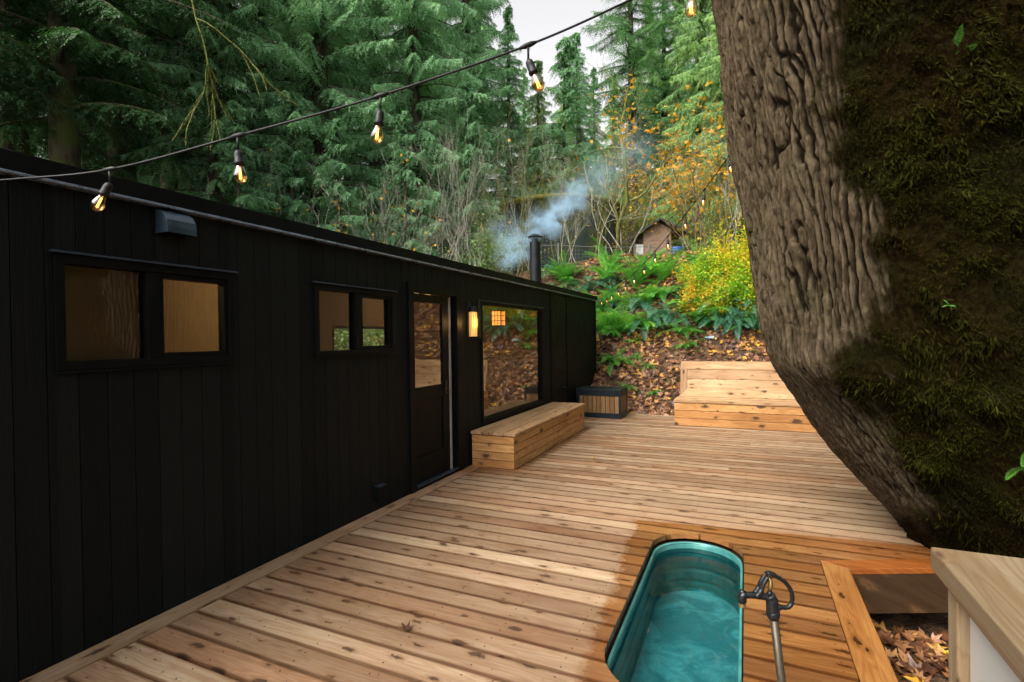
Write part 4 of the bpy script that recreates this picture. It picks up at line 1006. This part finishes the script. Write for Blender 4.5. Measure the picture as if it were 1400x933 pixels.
def put(key, px, d, sc=1., lab=None, group=None, name='conifer', rz=None, dz=0., wide=1., cat='tree'):
    p = at(px, 460, d); x, y = p[0], p[1]
    root = protos[key][0]
    if key in usedp: root = copy_tree(root)
    usedp.add(key)
    root.name = name; root.location = (x, y, float(H(x, y))-.2+dz); root.scale = (sc*wide, sc*wide, sc); root.rotation_euler = (0, 0, random.uniform(0, 6.28) if rz is None else rz)
    tag(root, lab, cat, group); return root
G1 = 'cedars crowding the slope behind the cabin'; G2 = 'distant conifers on the far slope'; G3 = 'dark hemlocks at the left behind the cabin'
near = [ # key, px, depth, scale, label
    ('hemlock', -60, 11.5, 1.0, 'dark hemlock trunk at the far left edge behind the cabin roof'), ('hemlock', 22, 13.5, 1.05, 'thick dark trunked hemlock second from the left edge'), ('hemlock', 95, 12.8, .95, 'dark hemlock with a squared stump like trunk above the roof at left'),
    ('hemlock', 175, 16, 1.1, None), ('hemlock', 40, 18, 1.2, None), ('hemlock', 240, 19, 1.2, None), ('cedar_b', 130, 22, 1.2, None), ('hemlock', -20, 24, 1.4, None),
    ('cedar_b', 300, 17, .95, 'dark green drooping cedar above the third bulb'), ('cedar_a', 360, 22, 1.0, None), ('cedar_a', 440, 19, 1.05, 'tall drooping cedar between the third bulb and the fourth bulb'),
    ('cedar_a', 520, 25, 1.15, 'tall cedar directly behind the fourth bulb'), ('cedar_b', 572, 21, 1.1, 'tall teal green cedar with hanging sprays right of the fourth bulb'), ('cedar_a', 640, 31, 1.25, 'tall cedar at the left border of the sky gap'),
    ('cedar_b', 400, 29, 1.3, None), ('cedar_a', 300, 30, 1.3, None), ('cedar_a', 220, 30, 1.4, None), ('cedar_b', 480, 33, 1.35, None), ('cedar_a', 570, 34, 1.35, None),
    ('small', 470, 16, .75, None), ('small', 640, 20, .9, None), ('small', 560, 17.5, .75, None), ('small', 400, 16.5, .8, None), ('small', 335, 15, .7, None),
    ('cedar_b', 700, 34, .88, 'mid height cedar behind the fifth bulb'), ('light', 738, 34, .86, 'pale green cedar right of the fifth bulb'), ('small', 770, 33, 1.7, None), ('cedar_b', 795, 42, .88, 'slim dark pointed cedar in the sky gap'),
    ('spruce', 868, 31, 1.0, 'tall dark spruce with bare lower trunk behind the smoke'), ('cedar_b', 815, 50, .8, None), ('light', 775, 52, 1.1, None), ('light', 842, 55, .95, None), ('light', 905, 46, 1.3, None),
    ('light', 950, 27, 1.05, 'light green cedar behind the second string of bulbs'), ('cedar_a', 985, 30, 1.0, 'green cedar beside the left edge of the big trunk'), ('light', 925, 38, 1.15, None), ('small', 985, 27, 1.2, 'small cedar right of the shed beside the trunk'), ('light', 1010, 24, .95, None),
    ('cedar_a', 1080, 24, 1., None), ('cedar_b', 1200, 22, 1., None), ('cedar_a', 1350, 20, 1., None), ('spruce', 910, 38, 1.0, None),
    ('cedar_a', 660, 45, 1.2, None), ('cedar_a', 600, 48, 1.4, None), ('cedar_b', 720, 60, .95, None), ('light', 870, 62, 1.2, None)]
for key, px, d, sc, lab in near:
    grp = G3 if px < 290 else (G2 if d > 30 else G1)
    gen = {G3: 'shaded conifer in the dark left part of the forest', G2: 'distant conifer on the far forest slope', G1: 'drooping green conifer on the slope behind the cabin'}[grp]
    put(key, px, d, sc, lab or gen, grp)
# forest beyond the right side and behind the viewer (mirrored in the windows)
for x, y, k, s in ((13, 10, 'cedar_a', .9), (16, 5, 'hemlock', 1.), (15, 13, 'cedar_b', 1.), (18, 9, 'cedar_a', 1.1), (14, -1, 'cedar_b', .9), (20, 16, 'light', 1.), (12, 17, 'light', .9), (10, 21, 'cedar_b', .9), (19, 1, 'cedar_b', 1.1)):
    root = copy_tree(protos[k][0]); root.location = (x, y, float(H(x, y))-.2); root.scale = (s, s, s); root.rotation_euler.z = random.uniform(0, 6); tag(root, 'conifer on the hillside right of the deck', 'tree', 'conifers right of the deck')
# ------------------------------------------------------------------ shrubs and saplings
def branches(r, base, d0, L, rr, depth, out, tips, spread=.5, gnarl=.18, up=.15):
    n = 6; p = np.array(base, float); d = nrm(np.array(d0, float)); path = [p.copy()]; rads = [rr]
    for k in range(n):
        d = nrm(d+r.normal(0, gnarl, 3)+np.array([0, 0, up*.3])); p = p+d*L/n; path.append(p.copy()); rads.append(rr*(1-.55*(k+1)/n))
        if depth > 0 and k >= 1 and r.random() < .75:
            a = r.normal(0, spread, 3); branches(r, p, nrm(d+a), L*r.uniform(.45, .7), rads[-1]*.65, depth-1, out, tips, spread, gnarl, up)
    out.append((path, rads)); tips.append(p); tips.append(path[3])
def shrub(name, seed, stems, L, mat, barkm, nl, ls, rr=.012, depth=2, spread=.55, tilt=.5, leafk='maple', sp=.16, up=.2, gnarl=.18):
    r = np.random.default_rng(seed); out = []; tips = []
    for k in range(stems):
        a = r.uniform(0, 6.28); branches(r, (r.normal(0, .08*L), r.normal(0, .08*L), -.1), (math.cos(a)*tilt, math.sin(a)*tilt, 1), L*r.uniform(.6, 1.1), rr, depth, out, tips, spread, gnarl, up)
    root = empty(name); tb = MB()
    for path, rads in out: tb.tube(path, [max(.0025, q) for q in rads], 5, cap=False)
    tb.build('stem', barkm, root, smooth=True)
    if nl:
        tp = np.array(tips); c_ = tp[r.integers(0, len(tp), nl)]+r.normal(0, sp, (nl, 3)); nz = nrm(r.normal(0, .6, (nl, 3))+np.array([0, 0, .8]))
        tv = np.clip(.5+.9*(fbm(c_[:, 0]*1.2+seed, c_[:, 2]*1.2+c_[:, 1], seed, 3)-.45)+r.normal(0, .13, nl), 0, 1)
        leaves_mesh(c_, nz, r.uniform(.6, 1.2, nl)*ls, tv, 'leaves', mat, root)
    return root
def place(root, p, s=1., first=False, rz=None, lab='', cat='shrub', group=None, dz=0):
    o = root if first else copy_tree(root)
    o.location = (p[0], p[1], float(H(p[0], p[1]))+dz); o.scale = (s, s, s); o.rotation_euler.z = random.uniform(0, 6.28) if rz is None else rz
    return tag(o, lab, cat, group)
bush = shrub('yellow_green_bush', 5, 13, 1.5, M['bush_leaf'], M['brown_stem'], 2600, .085, tilt=.7, sp=.15)
GB = 'yellow green bushes above the deck bench'
spots = [(972, 405, .5, 'bright lime green bush left in the yellow bush mass'), (992, 388, .55, 'tall lime bush in the middle of the yellow bush mass'), (1018, 400, .58, 'yellow bush right beside the big trunk'), (1035, 425, .55, None), (960, 432, .45, 'low yellow bush above the bench'), (1005, 435, .5, None), (1060, 400, .7, None), (948, 395, .36, None), (1045, 380, .6, None), (985, 440, .42, None)]
for k, (px, py, s, lab) in enumerate(spots): place(bush, hit(px, py), s, k == 0, None, lab or 'yellow and green leaved bush among the others above the bench', 'bush', GB)
olive = shrub('olive_shrub', 8, 9, 2.6, M['olive_leaf'], M['brown_stem'], 2600, .06, .016, 3, sp=.22)
for k, (px, d, s, lab) in enumerate([(880, 29, 1.25, 'olive yellow shrub rising behind the shed roof'), (850, 32, 1.1, 'olive shrub left behind the shed'), (905, 31, 1., 'olive shrub right behind the shed'), (700, 20, .6, 'olive shrub behind the chimney smoke'), (1000, 21, 1., 'olive shrub beside the big trunk')]):
    p = at(px, 460, d); place(olive, p, s, k == 0, None, lab, 'shrub', 'olive shrubs on the plateau')
ymap = shrub('yellow_maple_sapling', 12, 6, 4.2, M['yellow_leaf'], M['brown_stem'], 650, .11, .02, 3, .5, .35, sp=.2)
for k, (px, d, s, lab) in enumerate([(985, 15.8, 1., 'maple sapling with orange yellow leaves beside the trunk'), (1010, 20, 1.15, 'taller maple sapling with orange leaves right against the trunk'), (965, 22, .9, 'thin maple sapling with few orange leaves right of the shed')]):
    p = at(px, 460, d); place(ymap, p, s, k == 0, None, lab, 'sapling', 'orange leaved maple saplings')
ysm = shrub('vine_maple', 15, 5, 3.4, M['yellow_leaf'], M['pale_stem'], 60, .075, .016, 3, .5, .4, sp=.1)
for k, (px, d, s, lab) in enumerate([(415, 14.5, 1.1, 'vine maple with sparse yellow leaves above the small window'), (470, 14.5, .95, 'vine maple with yellow leaves above the cabin door'), (835, 19, 1.35, 'tall thin vine maple with a yellow leaf cluster behind the smoke'), (560, 17, 1.1, 'bare vine maple with few yellow leaves above the picture window')]):
    p = at(px, 460, d); place(ysm, p, s, k == 0, None, lab, 'sapling', 'vine maples with yellow leaves')
und = shrub('undergrowth_shrub', 21, 12, 1.3, M['light_leaf'], M['brown_stem'], 1500, .06, .01, 2, sp=.16)
for k in range(26):
    px = random.uniform(250, 760); d = random.uniform(12.5, 19); p = at(px, 460, d)
    place(und, p, random.uniform(.7, 1.1), k == 0, None, 'low green shrub behind the cabin roof', 'shrub', 'green shrubs behind the cabin roof')
bare = [shrub('bare_sapling', 30+q, 4, 4.4, None, (M['pale_stem'], M['mossy_stem'])[q % 2], 0, 0, .022, 3, .42, .22, up=.35, gnarl=.12) for q in range(2)]
bs = [(650, 16.5, .8), (705, 17, .7), (722, 19, .8), (765, 20, .75), (780, 18.5, .65), (812, 18, .7), (600, 18, .95), (690, 22, 1.), (1000, 18, .7), (790, 27, 1.25), (540, 16, .7)]
for k, (px, d, s) in enumerate(bs):
    p = at(px, 460, d); place(bare[k % 2], p, s*.9, k < 2, None, ('pale bare stemmed sapling on the slope behind the chimney', 'mossy bare stemmed sapling on the slope behind the chimney')[k % 2], 'sapling', ('pale bare saplings', 'mossy bare saplings')[k % 2])
# mossy forked tree left of the shed
r = np.random.default_rng(3); t = empty('mossy_tree'); p = at(842, 460, 20.5); t.location = (p[0], p[1], float(H(p[0], p[1]))-.1); tag(t, 'mossy crooked tree with a forked trunk left of the shed', 'tree')
out = []; tips = []; branches(r, (0, 0, 0), (-.10, -.0, 1), 5.2, .10, 3, out, tips, .5, .22, .3)
c = MB(); [c.tube(a, [max(.006, q) for q in b_], 7, cap=False) for a, b_ in out]; c.build('trunk', M['mossy_stem'], t, smooth=True)
# hanging mossy twigs near the viewer at the upper left
r = np.random.default_rng(9); t = empty('hanging_branch'); p = at(250, -60, 6.5); t.location = p; tag(t, 'thin mossy branch hanging from above in front of the dark trees', 'branch')
out = []; tips = []; branches(r, (0, 0, 0), (.22, .05, -1), 1.55, .014, 2, out, tips, .26, .12, -.3)
c = MB(); [c.tube(a, [max(.004, q) for q in b_], 6, cap=False) for a, b_ in out]; c.build('twig', M['mossy_stem'], t, smooth=True)
pp = np.concatenate([np.array(a)[np.random.default_rng(i_).integers(0, len(a)-1, 60)] + 0 for i_, (a, b_) in enumerate(out)])
seg = []
for a, b_ in out:
    a = np.array(a); k = r.integers(0, len(a)-1, 90); f_ = r.random((90, 1)); seg.append(a[k]*(1-f_)+a[k+1]*f_)
seg = np.concatenate(seg); n = len(seg)
Vv, Ff = diamonds(seg+r.normal(0, .006, (n, 3)), r.normal(0, .6, (n, 3))+np.array([0, 0, -.8]), r.normal(0, 1, (n, 3)), r.uniform(.02, .06, n), np.full(n, .008))
npmesh('moss', Vv, Ff, r.random(n), M['mossdark'], t)['kind'] = 'stuff'
# moss hummock and plants in the hatch
mh = empty('moss_hummock', (3.98, 2.75, float(H(3.98, 2.75)))); tag(mh, 'dark green moss clump in the opening beside the counter', 'moss')
c = MB(); c.lathe([(.26, -.05), (.25, .03), (.19, .09), (.1, .125), (.002, .135)], (0, 0, 0), 24); c.build('mound', M['bark_moss'], mh, smooth=True)
r = np.random.default_rng(4); n = 9000; a = r.uniform(0, 6.28, n); q = np.sqrt(r.random(n))*.27; bp_ = np.stack([q*np.cos(a), q*np.sin(a), .135*(1-(q/.28)**2)], -1)
Vv, Ff = diamonds(bp_, r.normal(0, .5, (n, 3))+np.array([0, 0, .7])+bp_*2, r.normal(0, 1, (n, 3)), r.uniform(.015, .035, n), np.full(n, .005)); npmesh('tufts', Vv, Ff, r.random(n), M['mossdark'], mh)
# ------------------------------------------------------------------ tank, shed, fence on the plateau
p = at(764, 460, 27.5); t = empty('water_tank', (p[0], p[1], float(H(p[0], p[1]))-.5)); tag(t, 'round mossy dark water tank behind the saplings and smoke', 'tank')
RT = 3.25; ztop = 1.6+26.5*(462-287)/FPX-t.location.z
tm = bark('mossy_tank_wall', (.022, .035, .035), (.045, .06, .055), sc=.8, moss=(.05, .06, .02)); c = MB(); c.lathe([(RT, 0), (RT, ztop), (RT*.6, ztop+.25), (.01, ztop+.4)], (0, 0, 0), 64); c.build('tank_wall', tm, t, smooth=False)
mr = bark('mossy_rim', (.10, .11, .02), (.20, .17, .03), sc=9, moss=(.13, .15, .02)); c = MB(); c.lathe([(RT+.02, ztop-.12), (RT+.14, ztop-.08), (RT+.14, ztop+.10), (RT-.1, ztop+.16)], (0, 0, 0), 64); c.build('rim', mr, t, smooth=True)
p = at(893, 460, 25.); gz = float(H(p[0], p[1])); zt = lambda py, d=25.: 1.6+d*(458-py)/FPX
t = empty('shed', (p[0], p[1], gz), math.atan2(-.413, .911)*-1+rad(4)); tag(t, 'small brown shed with a dark mossy gable roof on the plateau', 'shed')
e0 = zt(350)-gz-1.2; we = zt(322)-gz; ri = zt(308)-gz
c = MB(); c.mesh([(-.72, -.9, e0), (.60, -.9, e0), (.60, -.9, we+.10), (.0, -.9, ri-.06), (-.72, -.9, we-.05), (-.72, .9, e0), (.60, .9, e0), (.60, .9, we+.10), (.0, .9, ri-.06), (-.72, .9, we-.05)],
    [(0, 1, 2, 3, 4), (9, 8, 7, 6, 5), (0, 4, 9, 5), (1, 6, 7, 2), (4, 3, 8, 9), (3, 2, 7, 8)]); c.build('wall', M['shed'], t)
def slab(c, x0, z0, x1, z1, ya, yb, th):
    c.mesh([(x0, ya, z0), (x1, ya, z1), (x1, yb, z1), (x0, yb, z0), (x0, ya, z0+th), (x1, ya, z1+th), (x1, yb, z1+th), (x0, yb, z0+th)], [(0, 3, 2, 1), (4, 5, 6, 7), (0, 1, 5, 4), (1, 2, 6, 5), (2, 3, 7, 6), (3, 0, 4, 7)])
c = MB(); slab(c, -1.45, we-.42, .02, ri, -1.15, 1.1, .10); slab(c, .025, ri, 1.35, we-.12, -1.15, 1.1, .10); c.build('roof', M['shroof'], t)
c = MB(); c.box(1.12, 1.2, -.95, -.87, e0, we-.1); c.box(-1.2, -1.12, -.95, -.87, e0, we-.35); c.box(1.12, 1.2, .8, .88, e0, we-.1); c.build('post', M['post'], t)
c = MB(); c.box(-1.1, -.74, -.93, -.85, e0, we-.62); c.build('side_panel', M['steel'], t)
p2 = t.matrix_basis@Vector((.9, -.8, we-1.0)); b_ = empty('blue_barrel', p2); tag(b_, 'blue plastic drum under the right eave of the shed', 'drum'); c = MB(); c.lathe([(.27, 0), (.29, .03), (.29, .35), (.27, .42), (.02, .43)], (0, 0, -.15), 16); c.build('drum', M['bluetarp'], b_); 
# wire fence
t = empty('wire_fence', at(800, 460, 19.)); tag(t, 'thin wire fence with slim posts along the top of the bank', 'fence'); o0 = Vector(t.location)
fp = []
for px, d in ((560, 19), (640, 19), (700, 19), (765, 19), (830, 19), (889, 19), (934, 19), (1000, 19.5), (1060, 20)):
    q = at(px, 460, d); z = float(H(q[0], q[1])); fp.append((q[0], q[1], z, 1.6+d*((462 if px < 800 else 458)-(338 if px < 930 else 346))/FPX))
for x, y, z, zt_ in fp:
    c = MB(); c.tube([(x-o0.x, y-o0.y, z-.3-o0.z), (x-o0.x, y-o0.y, zt_+.08-o0.z)], .035, 8); c.build('post', M['post'], t)
c = MB()
for (x, y, z, a), (x2, y2, z2, b2) in zip(fp[:-1], fp[1:]):
    for f_, rr in ((0, .013), (.25, .004), (.5, .004), (.75, .004), (1., .004)):
        c.tube([(x-o0.x, y-o0.y, a-(a-z)*f_-o0.z), (x2-o0.x, y2-o0.y, b2-(b2-z2)*f_-o0.z)], rr, 5)
    n = 14
    for k in range(n):
        s = k/n; zA = a+(b2-a)*s; zB = z+(z2-z)*s; X = x+(x2-x)*s-o0.x; Yy = y+(y2-y)*s-o0.y; c.tube([(X, Yy, zA-o0.z), (X, Yy, zB-o0.z)], .003, 4)
c.build('wire', M['post'], t)
# ------------------------------------------------------------------ smoke plume
def smoke():
    pts = [(Vector((chx, chy, 3.78)), .20, 7.5), (Vector(at(752, 308, 11.6)), .32, 5.5), (Vector(at(764, 288, 12.2)), .40, 2.6), (Vector(at(785, 268, 13.2)), .55, 1.3), (Vector(at(722, 325, 11.6)), .34, 1.9), (Vector(at(700, 345, 11.9)), .55, .9), (Vector(at(690, 318, 12.6)), .6, .35), (Vector(at(820, 242, 14.2)), .8, .26), (Vector(at(868, 208, 16.)), 1.0, .14), (Vector(at(735, 300, 12.)), .35, 1.5)]
    N = NT('chimney_smoke'); P = N.geo()
    n = N.noise(P, 2.6, 5, .62, 1.6); n0 = N.n('ShaderNodeTexNoise'); N.set(n0, 'Vector', P); N.set(n0, 'Scale', 1.7); N.set(n0, 'Detail', 3)
    wv = N.n('ShaderNodeVectorMath', operation='SUBTRACT'); N.set(wv, 0, n0.outputs['Color']); wv.inputs[1].default_value = (.5, .5, .5)
    ws = N.n('ShaderNodeVectorMath', operation='SCALE'); N.set(ws, 0, wv.outputs[0]); ws.inputs['Scale'].default_value = .75
    wp = N.n('ShaderNodeVectorMath', operation='ADD'); N.set(wp, 0, P); N.set(wp, 1, ws.outputs[0])
    tot = None
    for k, (c_, r_, a_) in enumerate(pts):
        dn = N.n('ShaderNodeVectorMath', operation='DISTANCE'); N.set(dn, 0, P if k == 0 else wp.outputs[0]); dn.inputs[1].default_value = c_
        f_ = N.sm(dn.outputs['Value'], r_, 0., 0., a_); tot = f_ if tot is None else N.math('ADD', tot, f_)
    dens = N.math('MULTIPLY', tot, N.sm(n, .36, .64, .04, 3.4))
    pv = N.n('ShaderNodeVolumePrincipled'); pv.inputs['Color'].default_value = (.50, .75, 1., 1); N.set(pv, 'Density', dens); pv.inputs['Anisotropy'].default_value = .1
    N.t.links.new(pv.outputs[0], N.out.inputs['Volume'])
    lo = Vector([min(c_[i]-r_-.25 for c_, r_, a in pts) for i in range(3)]); hi = Vector([max(c_[i]+r_+.25 for c_, r_, a in pts) for i in range(3)])
    lo.z = max(lo.z, 2.56)
    c = MB(); c.box(lo.x, hi.x, lo.y, hi.y, lo.z, hi.z); o = c.build('smoke', N.m); tag(o, 'blue white wood smoke drifting from the chimney', 'smoke', kind='stuff'); N.m.cycles.volume_step_rate = 1.
smoke()
# ------------------------------------------------------------------ sky, sun, camera
SUN_EL, SUN_AZ = rad(46), rad(203)      # azimuth clockwise from +Y: behind the viewer, over the cabin
W = bpy.data.worlds.new('World'); S.world = W; W.use_nodes = True; wt = W.node_tree; wt.nodes.clear()
sk = wt.nodes.new('ShaderNodeTexSky'); sk.sky_type = 'NISHITA'; sk.sun_disc = False; sk.sun_elevation = SUN_EL; sk.sun_rotation = SUN_AZ; sk.dust_density = 4; sk.air_density = 1.
hs = wt.nodes.new('ShaderNodeHueSaturation'); hs.inputs['Saturation'].default_value = .15; hs.inputs['Value'].default_value = 1.25
mt = wt.nodes.new('ShaderNodeMix'); mt.data_type = 'RGBA'; mt.blend_type = 'MULTIPLY'; mt.inputs[0].default_value = 1; mt.inputs[7].default_value = (1.02, .985, .955, 1)
bg = wt.nodes.new('ShaderNodeBackground'); bg.inputs[1].default_value = .15; wo_ = wt.nodes.new('ShaderNodeOutputWorld')
wt.links.new(sk.outputs[0], hs.inputs['Color']); wt.links.new(hs.outputs[0], mt.inputs[6]); wt.links.new(mt.outputs[2], bg.inputs[0]); wt.links.new(bg.outputs[0], wo_.inputs[0])
sl_ = bpy.data.lights.new('sun', 'SUN'); sl_.energy = 2.6; sl_.angle = rad(30); sl_.color = (1., .92, .78); so_ = bpy.data.objects.new('sun', sl_); link(so_)
sd_ = Vector((math.sin(SUN_AZ)*math.cos(SUN_EL), math.cos(SUN_AZ)*math.cos(SUN_EL), math.sin(SUN_EL))); so_.rotation_euler = sd_.to_track_quat('Z', 'Y').to_euler(); so_.location = (0, 0, 30)
cam = bpy.data.cameras.new('camera'); cam.sensor_width = 36; cam.lens = 36*FPX/1400; cam.clip_end = 2000; cam.clip_start = .05
co_ = bpy.data.objects.new('camera', cam); link(co_); Rm = Matrix([[*ROT[0]], [*ROT[1]], [*ROT[2]]]).to_4x4(); co_.matrix_world = Matrix.Translation(CAM)@Rm; S.camera = co_
cam.dof.use_dof = False
vs_ = S.view_settings; vs_.view_transform = 'Standard'; vs_.look = 'None'; vs_.gamma = 1; vs_.exposure = 1.0
S.view_settings.use_curve_mapping = False
S.cycles.max_bounces = 8; S.cycles.diffuse_bounces = 3; S.cycles.glossy_bounces = 3; S.cycles.transmission_bounces = 6; S.cycles.transparent_max_bounces = 10; S.cycles.volume_bounces = 1
S.cycles.use_denoising = True; S.cycles.use_adaptive_sampling = True; S.cycles.adaptive_threshold = .03; S.cycles.adaptive_min_samples = 24; S.cycles.sample_clamp_indirect = 6; S.cycles.caustics_refractive = True
